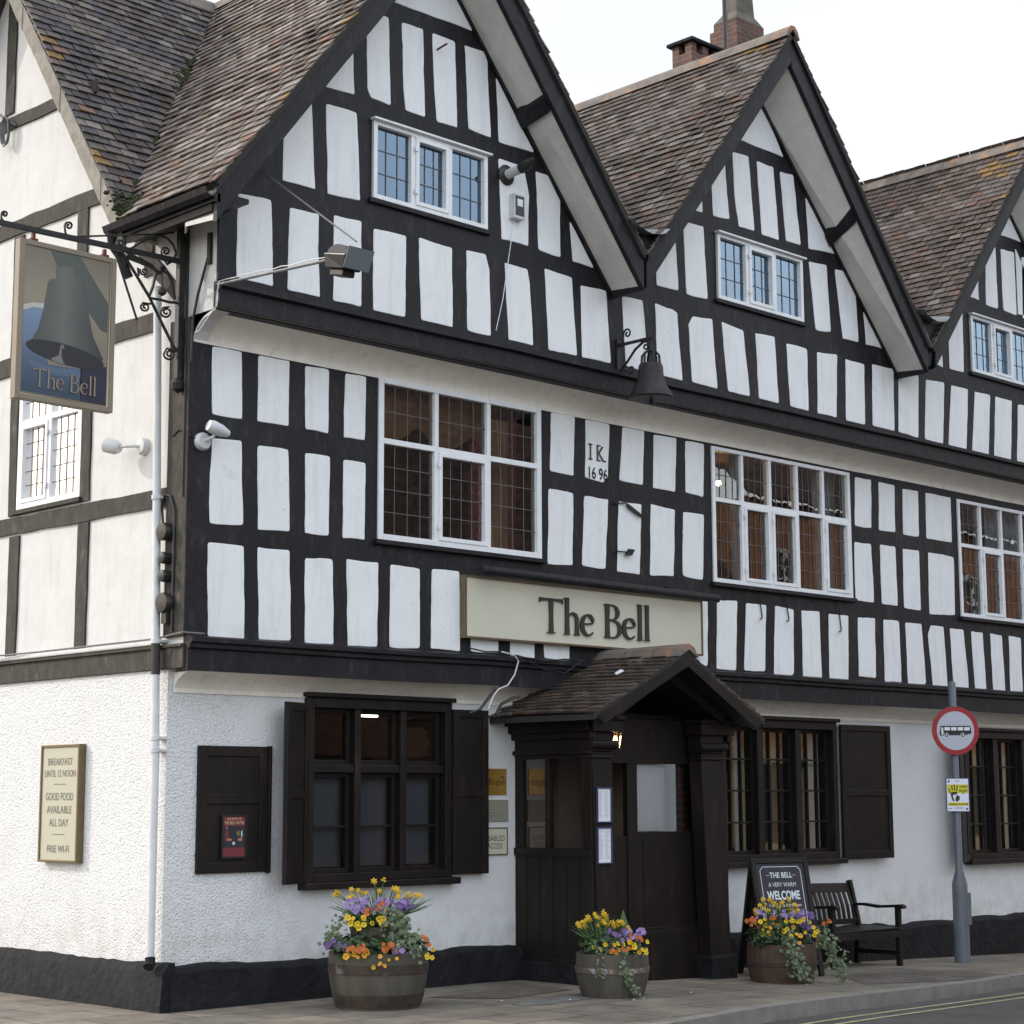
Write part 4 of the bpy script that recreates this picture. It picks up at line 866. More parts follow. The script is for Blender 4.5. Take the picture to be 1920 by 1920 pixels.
# ---- porch (part of the pub, its pieces are sub-parts)
PX0, PX1, PY = 3.93, 5.86, -1.02
pz = lambda x: gz(x)
b = MB(); b.box(PX0, PX0+.07, PY+.02, .0, -.2, 1.20).box(PX0, PX0+.07, PY+.02, 0, 2.02, 2.40)
b2 = MB(); b2.box(PX1-.07, PX1, PY+.02, 0, -.3, 1.20).box(PX1-.07, PX1, PY+.02, 0, 2.02, 2.40)
for y0, y1 in ((-.10, 0), (-.45, -.40), (-1.0, -.90)):
    b.box(PX0, PX0+.07, y0, y1, 1.20, 2.02); b2.box(PX1-.07, PX1, y0, y1, 1.20, 2.02)
for k in range(5):   # boarding ribs
    y = -.15-.17*k; b.box(PX0-.008, PX0, y-.006, y+.006, .3, 1.12)
b.box(PX0-.02, PX0, PY+.02, 0, 1.13, 1.20); b.box(PX0-.03, PX0, PY+.02, 0, -.2, .20); b.box(PX0-.035, PX0-.0, PY, 0, 2.06, 2.10)
b.box(PX0-.02, PX0, PY+.02, 0, 2.30, 2.36)
porch = b.build('porch', M['brown'], pub, bevel=.004); b2.build('side_screen', M['brown'], porch, bevel=.004)
MB().add([(PX0+.03, -.9, 1.2), (PX0+.03, -.1, 1.2), (PX0+.03, -.1, 2.02), (PX0+.03, -.9, 2.02)], [(0, 1, 2, 3)]).build('pane', M['glass_dim'], porch, recalc=False)
MB().add([(PX1-.03, -.9, 1.2), (PX1-.03, -.1, 1.2), (PX1-.03, -.1, 2.02), (PX1-.03, -.9, 2.02)], [(0, 1, 2, 3)]).build('pane', M['glass_dim'], porch, recalc=False)
def column(x0, x1, zb, lean):
    b = MB(); y0, y1 = PY, PY+.16
    b.prism([(x0+lean, y0, zb), (x1+lean, y0, zb), (x1+lean, y1, zb), (x0+lean, y1, zb)], [(x0, y0, 2.02), (x1, y0, 2.02), (x1, y1, 2.02), (x0, y1, 2.02)])
    for z0, z1, o in ((2.02, 2.05, .015), (2.05, 2.085, .0), (2.085, 2.10, .02)): b.box(x0-o, x1+o, y0-o, y1, z0, z1)
    b.tube([(x0-.05, y0-.02, 2.145), (x1+.05, y0-.02, 2.145)], .04, 12); b.box(x0-.015, x1+.015, y0-.015, y1, 2.10, 2.26)
    b.box(x0-.05, x1+.09, y0-.06, y1, 2.26, 2.37); b.box(x0-.07, x1+.12, y0-.08, y1, 2.37, 2.405)
    return b.build('column', M['brown'], porch, bevel=.006)
column(3.93, 4.18, -.1, .07); column(5.46, 5.76, .15, .10)
b = MB(); b.box(5.53, 5.90, PY-.05, PY+.22, -.2, .165); b.build('column_base', M['plinth'], porch, bevel=.03)
b = MB(); b.box(PX0-.05, PX0, PY, 0, -.2, .17); b.build('column_base', M['plinth'], porch, bevel=.01)
# cornice of the porch cheek, stepping out to the wall
b = MB(); b2 = MB()
for k, (z0, z1, o) in enumerate(((2.20, 2.26, .05), (2.26, 2.33, .09), (2.33, 2.38, .14), (2.38, 2.43, .20))):
    b.box(PX0-o, PX0+.02, PY-.02, 0.0, z0, z1); b2.box(PX1-.02, PX1+o, PY-.02, 0, z0, z1)
b.build('cornice', M['brown'], porch, bevel=.006); b2.build('cornice', M['brown'], porch, bevel=.006)
MB().box(PX0-.26, PX0-.20, -1.34, 0.0, 2.38, 2.46).build('gutter', M['brown'], porch, bevel=.006)
# screen and doors, set back between the columns
b = MB(); ys = -.80
b.box(4.0, 5.79, ys-.03, ys+.03, 2.05, 2.40); b.box(4.0, 5.79, ys-.035, ys+.03, 1.98, 2.05); b.box(5.62, 5.79, ys-.03, ys+.02, 1.34, 1.98)
b.box(4.11, 4.36, ys-.03, ys+.02, -.1, 2.0); b.box(4.36, 4.41, ys-.02, ys+.02, .40, 1.98); b.box(4.60, 4.74, ys-.03, ys+.03, -.1, 1.98); b.box(4.41, 4.60, ys-.02, ys+.02, -.1, 1.30)
b.box(4.74, 5.79, ys-.025, ys+.02, -.1, 1.34)
b.box(4.60, 5.79, ys-.06, ys-.02, -.15, .42); b.box(4.72, 5.79, ys-.045, ys-.02, .40, .45)
b.box(4.82, 4.84, ys-.032, ys-.02, .50, 1.28); b.box(5.3, 5.32, ys-.032, ys-.02, .50, 1.28)
door = b.build('door', M['brown'], porch, bevel=.003)
b = MB(); b.add([(4.74, ys, 1.34), (5.62, ys, 1.34), (5.62, ys, 1.98), (4.74, ys, 1.98)], [(0, 1, 2, 3)]); b.build('door_pane', M['glass'], porch, recalc=False)
MB().box(4.735, 5.20, ys+.03, ys+.035, 1.345, 1.975).build('door_white_reflection', MAT('white_reflection', (.84, .85, .88), .8, var=.02), porch)  # white sheet stands in for the white reflection in the door glass
MB().box(5.40, 5.79, ys+.05, ys+.055, 1.30, 2.02).build('door_brick_reflection', M['brick'], porch)  # brick-patterned sheet stands in for a brick reflection in the door glass
MB().box(4.0, 5.8, -.05, -.01, -.1, 2.4).build('inner_wall', M['roomdark'], porch)
MB().box(4.1, 5.55, -.76, -.02, 2.41, 2.45).build('ceiling', M['brown'], porch)
# tiled porch roof
prf = MB(); xc, zr_, ze, YF = 4.885, 3.03, 2.40, -1.36
for sgn, xe in ((-1, 3.60), (1, 6.02)):
    ze_ = 2.40
    prf.prism([(xc, YF, zr_), (xe, YF, ze_), (xe, YF, ze_-.05), (xc, YF, zr_-.05)], [(xc, -.2, zr_), (xe, .0, ze_), (xe, .0, ze_-.05), (xc, -.2, zr_-.05)])
pr_ = prf.build('porch_roof', M['tilebase'], pub)
pw = {'brown': 6, 'dark': 3, 'mauve': 2, 'grey': 1, 'orange': .4, 'pale': .3}
hw = xc-3.60; SLp = math.hypot(hw, zr_-2.40)
tiles('roof_tiles', (3.60, YF, 2.40), (0, 1, 0), (hw, 0, .63), [(0, 0), (1.36, 0), (1.16, SLp), (0, SLp)], pr_, pw, dark=.75, gauge=.085, tw=.16, flip=1 if Vector((0, 1, 0)).cross(Vector((hw, 0, .63))).z > 0 else -1, ripple=.016, thick=.02)
hw2 = 6.02-xc; SLp2 = math.hypot(hw2, .63)
tiles('roof_tiles', (6.02, YF, 2.40), (0, 1, 0), (-hw2, 0, .63), [(0, 0), (1.36, 0), (1.16, SLp2), (0, SLp2)], pr_, pw, dark=.75, gauge=.085, tw=.16, flip=1 if Vector((0, 1, 0)).cross(Vector((-hw2, 0, .63))).z > 0 else -1, ripple=.016, thick=.03)
b = MB(); y = YF-.02
while y < -.2:
    pf = [(-.13, -.09), (-.08, .0), (0, .035), (.08, .0), (.13, -.09), (0, -.02)]
    b.prism([(xc+a_, y, zr_+.03+c_) for a_, c_ in pf], [(xc+a_, y+.36, zr_+.03+c_) for a_, c_ in pf]); y += .37
b.build('ridge', M['ridge'], pr_)
b = MB()
for sgn, xe in ((-1, 3.62), (1, 6.0)):
    b.prism([(xc, YF-.005, zr_-.03), (xe, YF-.005, 2.39), (xe+.10*-sgn, YF-.005, 2.31), (xc, YF-.005, zr_-.15)], [(xc, YF+.05, zr_-.03), (xe, YF+.05, 2.39), (xe+.10*-sgn, YF+.05, 2.31), (xc, YF+.05, zr_-.15)])
b.build('barge_board', M['brown'], pr_, bevel=.004)
MB().beam((xc-.12, -1.12, 2.86), (5.66, -1.12, 2.42), .06, .09).beam((xc, -1.12, 2.86), (4.1, -1.12, 2.42), .06, .09).build('truss', M['brown'], pr_)
MB().prism([(3.98, -.40, 2.42), (5.78, -.40, 2.42), (xc, -.40, 2.95)], [(3.98, -.37, 2.42), (5.78, -.37, 2.42), (xc, -.37, 2.95)]).build('loft_shade_sheet', M['brown'], pr_)  # dark sheet set back to stand in for shade inside the open gable
#PART2
# ------------------------------------------------------------------ lettering
def text_mesh(pl, txt, u, v, h, w=None, n=.004, depth=.0015, align='CENTER', sx=1.0, bold=0.0):
    cu_ = bpy.data.curves.new('t', 'FONT'); cu_.body = txt; cu_.size = 1; cu_.align_x = 'LEFT'; cu_.offset = bold; cu_.resolution_u = 3
    o = bpy.data.objects.new('t', cu_); COL.objects.link(o)
    dg = bpy.context.evaluated_depsgraph_get(); me = bpy.data.meshes.new_from_object(o.evaluated_get(dg))
    vs = [v_.co.copy() for v_ in me.vertices]; fs = [tuple(p.vertices) for p in me.polygons]
    bpy.data.objects.remove(o); bpy.data.curves.remove(cu_); bpy.data.meshes.remove(me)
    if not vs: return [], []
    x0 = min(a.x for a in vs); x1 = max(a.x for a in vs); k = h/.72
    kx = k*sx if w is None else w/(x1-x0)
    off = u-(x1-x0)*kx/2 if align == 'CENTER' else u
    return [pl.to(off+(a.x-x0)*kx, v+a.y*k, n) for a in vs], fs
def add_text(b, *a, **k):
    vs, fs = text_mesh(*a, **k); b.add(vs, fs)
# a flared roman alphabet drawn as strokes: (points, widths) in em units
def arc(cx, cy, rx, ry, a0, a1, k=12): return [(cx+rx*math.cos(R(a0+(a1-a0)*i/k)), cy+ry*math.sin(R(a0+(a1-a0)*i/k))) for i in range(k+1)]
GL = {
 'T': (.80, [([(.40, 0), (.40, .5), (.40, 1)], (.13, .10, .13)), ([(.02, .955), (.40, .965), (.78, .955)], (.09, .05, .09)), ([(.03, .86), (.05, .99)], (.02, .05)), ([(.77, .86), (.75, .99)], (.02, .05)), ([(.27, .012), (.40, .03), (.53, .012)], (.02, .05, .02))]),
 'h': (.56, [([(.12, 0), (.12, .5), (.12, 1.06)], (.125, .10, .11)), ([(.02, 1.04), (.12, 1.03)], (.02, .06)), ([(.14, .50), (.22, .59), (.31, .63), (.40, .59), (.445, .47), (.445, .25), (.45, 0)], (.03, .05, .07, .10, .11, .10, .125)), ([(.02, .01), (.12, .025), (.22, .01)], (.02, .04, .02)), ([(.35, .01), (.45, .025), (.55, .01)], (.02, .04, .02))]),
 'e': (.50, [([(.06, .34), (.25, .36), (.43, .385)], (.04, .04, .05)), (list(reversed(arc(.25, .32, .195, .30, 18, 180))), tuple([.11]*4+[.08, .06, .05, .06, .08, .09, .09, .08, .05])), (arc(.265, .32, .21, .295, 180, 318), tuple([.11, .12, .12, .11, .10, .09, .08, .07, .06, .05, .045, .04, .02]))]),
 'B': (.66, [([(.14, 0), (.14, .5), (.14, 1)], (.13, .10, .13)), ([(.03, .975), (.14, .975), (.30, .975)]+arc(.31, .755, .19, .215, 88, -88)[1:]+[(.16, .54)], tuple([.03, .04, .045]+[.05, .06, .08, .10, .115, .12, .115, .10, .08, .06, .045, .04]+[.04])), ([(.16, .52), (.32, .525)]+arc(.34, .27, .235, .25, 86, -88)[1:]+[(.14, .02), (.03, .02)], tuple([.03, .04]+[.05, .07, .09, .11, .125, .13, .125, .11, .09, .07, .05, .045]+[.04, .03]))]),
 'l': (.26, [([(.12, 0), (.12, .5), (.12, 1.08)], (.125, .10, .115)), ([(.02, 1.06), (.12, 1.05)], (.02, .06)), ([(.02, .01), (.12, .025), (.22, .01)], (.02, .04, .02))]),
 ' ': (.28, [])}
def roman(b, pl, txt, u, v, h, w, n=.02, depth=.012, wt=1.08):
    tot = sum(GL[c][0] for c in txt); k = w/tot; x = u; i = 0
    for c in txt:
        for pts, ws in GL[c][1]:
            if len(ws) != len(pts): ws = [ws[min(len(ws)-1, int(j*len(ws)/len(pts)))] for j in range(len(pts))]
            P_ = [Vector((x+p[0]*k, v+p[1]*h)) for p in pts]; le = []; ri = []
            for j, p in enumerate(P_):
                d = (P_[min(j+1, len(P_)-1)]-P_[max(0, j-1)]).normalized(); q = Vector((-d.y, d.x)); wv = ws[j]*k/2*wt
                # widths follow the horizontal scale
                le.append(p+Vector((q.x*wv, q.y*wv*h/k*.95 if k else 0))); ri.append(p-Vector((q.x*wv, q.y*wv*h/k*.95)))
            dn = .0004*(i % 7); i += 1; m_ = len(P_)
            vs = [pl.to(a.x, a.y, n+depth+dn) for a in le+ri]+[pl.to(a.x, a.y, n-dn) for a in le+ri]
            fs = [(j, j+1, m_+j+1, m_+j) for j in range(m_-1)]+[(2*m_+j, 3*m_+j, 3*m_+j+1, 2*m_+j+1) for j in range(m_-1)]
            fs += [(j, 2*m_+j, 2*m_+j+1, j+1) for j in range(m_-1)]+[(m_+j, m_+j+1, 3*m_+j+1, 3*m_+j) for j in range(m_-1)]
            fs += [(0, m_, 3*m_, 2*m_), (m_-1, 3*m_-1, 4*m_-1, 2*m_-1)[0:4]]
            b.add(vs, fs)
        x += GL[c][0]*k
def frame(b, pl, u0, u1, v0, v1, w, n0, n1_):
    b.pb(pl, u0, u0+w, v0, v1, n0, n1_); b.pb(pl, u1-w, u1, v0, v1, n0, n1_); b.pb(pl, u0+w, u1-w, v0, v0+w, n0, n1_); b.pb(pl, u0+w, u1-w, v1-w, v1, n0, n1_)
    return b

# long fascia sign
t = thing('fascia_sign', 'long cream board over the porch lettered The Bell in dark raised letters', 'sign', (4.67, -.33, 3.10))
def own(o, t):      # keep world placement under a moved empty
    o.parent = t; o.matrix_parent_inverse = Matrix.Translation(-t.location) if t.rotation_euler.z == 0 else t.matrix_basis.inverted(); return o
Fs = FR(-.25)
own(MB().pb(Fs, 3.0, 6.33, 3.125, 3.675, .0, .072).build('board', M['signcream'], None, bevel=.004), t)
own(frame(MB(), Fs, 2.985, 6.345, 3.11, 3.69, .018, .0, .082).build('frame', M['signframe'], None), t)
b = MB(); roman(b, Fs, 'The Bell', 3.93, 3.215, .335, 1.60, n=.078, depth=.014); own(b.build('lettering', M['letter'], None), t)
t = thing('trough_light', 'long dark tube light mounted above the cream fascia sign', 'light', (4.7, -.5, 3.7))
own(MB().tube([(3.05, -.47, 3.725), (3.06, -.47, 3.725), (6.42, -.47, 3.70), (6.44, -.47, 3.70)], [.035, .045, .045, .03], 16).build('housing', M['timber'], None, smooth=True), t)
b = MB()
for x in (3.3, 4.15, 5.0, 5.85): b.beam((x, -.47, 3.70), (x, -.26, 3.80), .02, .02)
own(b.build('bracket', M['iron'], None), t)

# painted date on a plaster panel
b = MB(); Fp = FR(-.258)
add_text(b, Fp, 'I K', 4.845, 4.99, .155, w=.22, n=.003, bold=.012)
for u_, v_ in ((4.745, 4.99), (4.745, 5.14), (4.865, 4.99), (4.865, 5.14), (4.945, 4.99)): b.pb(Fp, u_-.028, u_+.028, v_-.004, v_+.010, .0, .0045); add_text(b, Fp, '16 96', 4.855, 4.80, .12, w=.27, n=.003, bold=.008)
tag(b.build('date_inscription', M['letter']), 'painted letters I K over 1696 on a white panel between the upper windows', 'inscription')

# breakfast sign on the side wall
t = thing('menu_sign', 'tall cream sign about breakfast and good food on the rough side wall', 'sign', (-.0, 1.5, 1.1)); Ss = SDT(0)
u0, u1, v0, v1 = -1.825, -1.20, 1.13, 2.13
own(MB().pb(Ss, u0+.015, u1-.015, v0+.015, v1-.015, .0, .058).build('board', MAT('menu_cream', (.44, .42, .33), .5), None), t)
own(frame(MB(), Ss, u0, u1, v0, v1, .022, .0, .07).build('frame', M['signframe'], None, bevel=.003), t)
b = MB(); cx = (u0+u1)/2
for txt, v, w, h in (('BREAKFAST', 1.955, .40, .062), ('UNTIL 12 NOON', 1.855, .50, .060), ('GOOD FOOD', 1.655, .44, .068), ('AVAILABLE', 1.545, .40, .066), ('ALL DAY', 1.435, .31, .066), ('FREE WI-FI', 1.215, .35, .062)):
    add_text(b, Ss, txt, cx, v, h, w=w, n=.0605)
for v in (1.79, 1.365): b.pb(Ss, cx-.10, cx+.10, v, v+.005, .058, .0605)
own(b.build('lettering', MAT('grey_letter', (.13, .125, .11), .5), None), t)

# hanging sign and its wrought iron bracket
yS = -.15; Fh = FR(yS)
t = thing('sign_bracket', 'black wrought iron bracket with scrolls and a small lantern cage on the corner', 'bracket', (-.05, -.15, 5.1))
b = MB(); b.box(-.10, -.045, yS-.03, yS+.03, 5.08, 6.42); b.lathe((-.075, yS, 5.02), [(.01, -.06), (.05, -.03), (.06, .02), (.035, .06)], 10)
own(b.build('post', M['iron'], None, bevel=.004), t)
b = MB(); b.beam((-.09, yS, 6.075), (-1.95, yS, 6.05), .03, .045); own(b.build('arm', M['iron'], None, bevel=.004), t)
def pxs(pts, ox=0, oy=360, sc=4.5714, y=yS): return [at(ox+a/sc, oy+c/sc, 'y', y) for a, c in pts]
b = MB()
b.tube(pxs([(1050, 520), (1160, 700), (1280, 900), (1400, 1150), (1510, 1370)]), .013, 6)
b.tube(pxs([(990, 520), (1060, 740), (1175, 1100)]), .010, 6)
b.tube(pxs([(560, 385), (1000, 372), (1360, 362), (1490, 350)]), .008, 6); b.tube(pxs([(1110, 490), (1230, 420), (1370, 370)]), .009, 6)
b.tube(pxs([(1370, 370), (1440, 400), (1490, 460), (1510, 530), (1480, 590), (1430, 620)]), .011, 6)
b.tube(pxs([(1290, 910), (1380, 925), (1450, 945), (1520, 950)]), .011, 6)
b.tube(pxs([(1080, 540), (1200, 590), (1300, 640), (1370, 700)]), [.03, .026, .02, .012], 6)
own(b.build('stay', M['iron'], None, smooth=True), t)
def scroll(b, cx, cy, r0, a0, turns, dirn, tail=(), r=.009):
    pts = []
    k = int(16*turns)
    for i in range(k+1):
        f = i/k; a = R(a0)+dirn*2*math.pi*turns*(1-f); rr = r0*(.22+.78*f); pts.append((cx+rr*math.cos(a), cy+rr*math.sin(a)))
    pts += list(tail); b.tube(pxs(pts), r, 6)
for args in ((590, 290, 36, 180, 1.3, 1, [(560, 350), (590, 390)]), (1420, 510, 38, 180, 1.3, 1, [(1395, 570), (1430, 610)]), (1030, 440, 32, 180, 1.2, 1, [(1010, 480), (1050, 500)]), (40, 190, 28, 180, 1.2, 1, [(10, 220), (30, 250)]), (1235, 680, 36, 200, 1.3, -1, [(1180, 650), (1190, 720)]), (1245, 985, 40, 190, 1.3, -1, [(1225, 950), (1290, 960)]), (1425, 1030, 48, 180, 1.4, -1, [(1400, 990), (1450, 985)]), (1455, 1390, 52, 180, 1.4, -1, [(1430, 1340), (1490, 1360)]), (1050, 590, 36, 180, .7, -1, [])):
    b = MB(); scroll(b, *args); own(b.build('scroll', M['iron'], None, smooth=True), t)
b = MB()    # lantern cage: bell outline in strap iron
b.tube(pxs([(1280, 890), (1310, 810), (1330, 720), (1360, 685), (1400, 675), (1440, 700), (1475, 770), (1490, 860), (1500, 920)]), .013, 6)
b.tube(pxs([(1385, 680), (1388, 760), (1390, 850)]), .009, 6); b.lathe(pxs([(1390, 850)])[0], [(.01, -.04), (.035, -.02), (.035, .01), (.01, .03)], 8); b.lathe(pxs([(1395, 650)])[0], [(.01, -.03), (.03, 0), (.01, .03)], 8)
own(b.build('cage', M['iron'], None, smooth=True), t)
# hanging sign board
t = thing('hanging_sign', 'framed picture of a church bell lettered The Bell hanging from the iron arm', 'sign', (-1.15, yS, 4.7))
u0, u1, v0, v1 = -1.570, -.70, 4.70, 5.965
own(MB().pb(Fh, u0+.01, u1-.01, v0+.01, v1-.01, -.04, .018).build('board', M['signcream'], None), t)
own(frame(MB(), Fh, u0, u1, v0, v1, .042, -.045, .028).build('frame', MAT('sign_frame_tan', (.22, .18, .13), .5, var=.08), None, bevel=.004), t)
PT = {k_: MAT('sign_'+k_, c_, .4, var=v_, vscale=3) for k_, c_, v_ in (('tan', (.22, .18, .125), .1), ('blue', (.085, .14, .26), .2), ('deep', (.022, .042, .075), .25), ('navy', (.018, .016, .04), .1), ('beam', (.075, .085, .075), .12), ('bell', (.055, .058, .052), .12), ('mouth', (.018, .016, .02), .1), ('pale', (.45, .45, .40), .05), ('clapper', (.16, .15, .17), .2), ('gold', (.24, .19, .13), .05))}
def gradmat(name, stops, axis, lo, hi):
    mt = bpy.data.materials.new(name); mt.use_nodes = True; N = mt.node_tree.nodes; L = mt.node_tree.links; b_ = N['Principled BSDF']; b_.inputs['Roughness'].default_value = .4
    tc = N.new('ShaderNodeTexCoord'); sp = N.new('ShaderNodeSeparateXYZ'); L.new(tc.outputs['Object'], sp.inputs[0]); mr = N.new('ShaderNodeMapRange'); mr.inputs[1].default_value = lo; mr.inputs[2].default_value = hi; L.new(sp.outputs[axis], mr.inputs[0])
    nz = N.new('ShaderNodeTexNoise'); nz.inputs['Scale'].default_value = 7; L.new(tc.outputs['Object'], nz.inputs[0]); ad = N.new('ShaderNodeMath'); ad.operation = 'MULTIPLY_ADD'; L.new(nz.outputs[0], ad.inputs[0]); ad.inputs[1].default_value = .12; L.new(mr.outputs[0], ad.inputs[2])
    cr_ = N.new('ShaderNodeValToRGB'); L.new(ad.outputs[0], cr_.inputs[0]); e_ = cr_.color_ramp.elements
    e_[0].position = stops[0][0]; e_[0].color = (*stops[0][1], 1); e_[1].position = stops[-1][0]; e_[1].color = (*stops[-1][1], 1)
    for p_, c_ in stops[1:-1]: q_ = e_.new(p_); q_.color = (*c_, 1)
    L.new(cr_.outputs[0], b_.inputs['Base Color']); return mt
PT['bell'] = gradmat('sign_bell', [(.05, (.035, .037, .035)), (.35, (.075, .08, .072)), (.55, (.115, .118, .105)), (.75, (.07, .072, .066)), (.98, (.03, .031, .03))], 0, -1.53, -.78)
PT['deep'] = gradmat('sign_deep', [(.05, (.022, .045, .075)), (.5, (.05, .085, .14)), (.95, (.11, .15, .22))], 2, 4.78, 5.25)
PT['blue'] = gradmat('sign_blue', [(.05, (.07, .11, .18)), (.95, (.16, .22, .34))], 2, 4.95, 5.5)
PT['tan'] = gradmat('sign_tan', [(.05, (.20, .17, .12)), (.5, (.26, .215, .15)), (.95, (.17, .145, .105))], 2, 5.2, 5.95)
TL, TR_, BL, BR_ = (213, 430), (951, 607), (167, 1705), (905, 1840)
def sg(px, py):      # crop pixel -> board coordinates
    q = at(px/4.5714, 360+py/4.5714, 'y', yS-.02); return (q.x, q.z)
pic = MB(); mats = list(PT.values()); mi = {k_: i for i, k_ in enumerate(PT)}
def shp(name, pts, lay): pic.poly(Fh, pts, .0185, .0190+.0006*lay, mi[name])
shp('tan', [sg(*TL), sg(*TR_), sg(*BR_), sg(*BL)], 0)
shp('blue', [sg(200, 1010)]+[sg(a, c) for a, c in ((290, 985), (380, 1000), (400, 1100), (350, 1300), (190, 1310))], 2)
shp('pale', [sg(a, c) for a, c in ((202, 960), (290, 945), (385, 955), (385, 1000), (290, 984), (200, 1008))], 2)
shp('deep', [sg(188, 1250), sg(300, 1200), sg(420, 1480), sg(700, 1520), sg(688, 1800), sg(167, 1705)], 1)
shp('blue', [sg(a, c) for a, c in ((260, 1440), (420, 1500), (600, 1520), (690, 1525), (690, 1600), (420, 1560), (250, 1470))], 2)
shp('navy', [sg(688, 1515), sg(912, 1500), sg(905, 1840), sg(688, 1800)], 1)
shp('beam', [sg(a, c) for a, c in ((430, 485), (680, 545), (928, 960), (918, 1208), (865, 1185), (760, 1030), (520, 700))], 3)
shp('bell', [sg(a, c) for a, c in ((480, 640), (630, 640), (635, 750), (485, 740))], 4)
bell = [(430, 745), (560, 728), (700, 740), (735, 790), (745, 900), (765, 1080), (800, 1250), (850, 1360), (885, 1440)]
shp('bell', [sg(a, c) for a, c in [(220, 1310), (280, 1250), (330, 1160), (370, 1010), (400, 850), (412, 780)]+bell+[(800, 1490), (600, 1420), (350, 1330)]], 5)
mo = [(555+335*math.cos(t_)-0*math.sin(t_), 1392+95*math.cos(t_)*1.0+88*math.sin(t_)) for t_ in [2*math.pi*i/28 for i in range(28)]]
shp('mouth', [sg(a, c) for a, c in mo], 6)
shp('bell', [sg(a, c) for a, c in ((460, 1135), (600, 1165), (765, 1200), (765, 1192), (600, 1157), (460, 1128))], 6)
shp('clapper', [sg(a, c) for a, c in ((520, 1310), (545, 1310), (560, 1480), (500, 1470), (430, 1430), (500, 1400))], 7)
shp('mouth', [sg(a, c) for a, c in ((530, 1330), (560, 1370), (575, 1475), (545, 1470), (525, 1400))], 8)
for a, c, d, e in ((0, 1, 0, 0),):
    ln = [TL, TR_, BR_, BL]
    for i in range(4):
        p, q = Vector(sg(*ln[i])), Vector(sg(*ln[(i+1) % 4])); dd = (q-p).normalized(); nn = Vector((-dd.y, dd.x))*.003
        pic.poly(Fh, [tuple(p-nn), tuple(q-nn), tuple(q+nn), tuple(p+nn)], .0185, .0262+.0002*i, mi['gold'])
own(pic.build('picture', mats, None), t)
b = MB(); roman(b, Fh, 'The Bell', -1.42, 4.81, .145, .57, n=.0245, depth=.002, wt=.85); own(b.build('lettering', PT['gold'], None), t)
b = MB()
for u in (-1.44, -.80): b.pb(Fh, u-.012, u+.012, v1, 6.03, -.02, .01); b.pb(Fh, u-.03, u+.03, v1+.0, v1+.02, -.03, .02)
own(b.build('hanger', M['rust'], None), t)

# flood light on its long bar
t = thing('floodlight', 'black floodlight on a long stayed bar reaching out from the corner', 'floodlight', (0, -.6, 5.8))
e = Vector((.0, -2.06, 5.705))
own(MB().tube([(-.01, -.60, 5.80), e, e+Vector((.02, -.18, .0))], .013, 8).build('bar', M['steel'], None, smooth=True), t)
b = MB(); k_ = 14
b.tube([Vector((-.03, -.60, 5.62)), Vector((-.035, -.62, 5.72)), Vector((-.02, -.63, 5.82))]+[Vector((-.0, -.6, 5.835)).lerp(e+Vector((-.0, 0, .03)), i/k_)+Vector((0, 0, .006*n1(i, 3))) for i in range(1, k_+1)]+[e+Vector((.05, -.02, -.02)), e+Vector((.06, -.06, -.12))], .0045, 6)
own(b.build('cable', M['whiteplastic'], None), t)
own(MB().tube([(.41, -.60, 6.86), (.04, -2.30, 5.80)], .007, 6).build('stay', M['steel'], None), t)
rot = Matrix.Translation(Vector((.03, -2.17, 5.69))) @ Matrix.Rotation(R(14), 4, 'X') @ Matrix.Scale(.85, 4)
def T(p): return rot @ Vector(p)
b = MB(); b.prism([T(p) for p in ((-.10, .13, -.10), (-.10, -.13, -.10), (-.13, -.17, .03), (-.115, .16, .03))], [T(p) for p in ((.10, .13, -.10), (.10, -.13, -.10), (.13, -.17, .03), (.115, .16, .03))])
b.prism([T(p) for p in ((-.07, .09, -.16), (-.07, -.1, -.16), (-.07, -.1, -.10), (-.07, .09, -.10))], [T(p) for p in ((.07, .09, -.16), (.07, -.1, -.16), (.07, -.1, -.10), (.07, .09, -.10))])
own(b.build('lamp_housing', M['darkmetal'], None, bevel=.008), t)
b = MB(); pr1 = [(-.02+.15*math.cos(R(a_)), .03+.085*math.sin(R(a_))) for a_ in range(0, 181, 15)]
b.prism([T((-.10, y_, z_)) for y_, z_ in pr1], [T((.10, y_, z_)) for y_, z_ in pr1]); own(b.build('reflector_hood', MAT('hood_grey', (.06, .06, .065), .7), None, smooth=True), t)
b = MB(); b.prism([T((-.145, -.19, -.09)), T((-.145, -.185, -.09)), T((-.145, -.225, .10)), T((-.145, -.23, .10))], [T((.145, -.19, -.09)), T((.145, -.185, -.09)), T((.145, -.225, .10)), T((.145, -.23, .10))]); own(b.build('lamp_glass', MAT('lamp_glass_grey', (.16, .18, .20), .15), None), t)

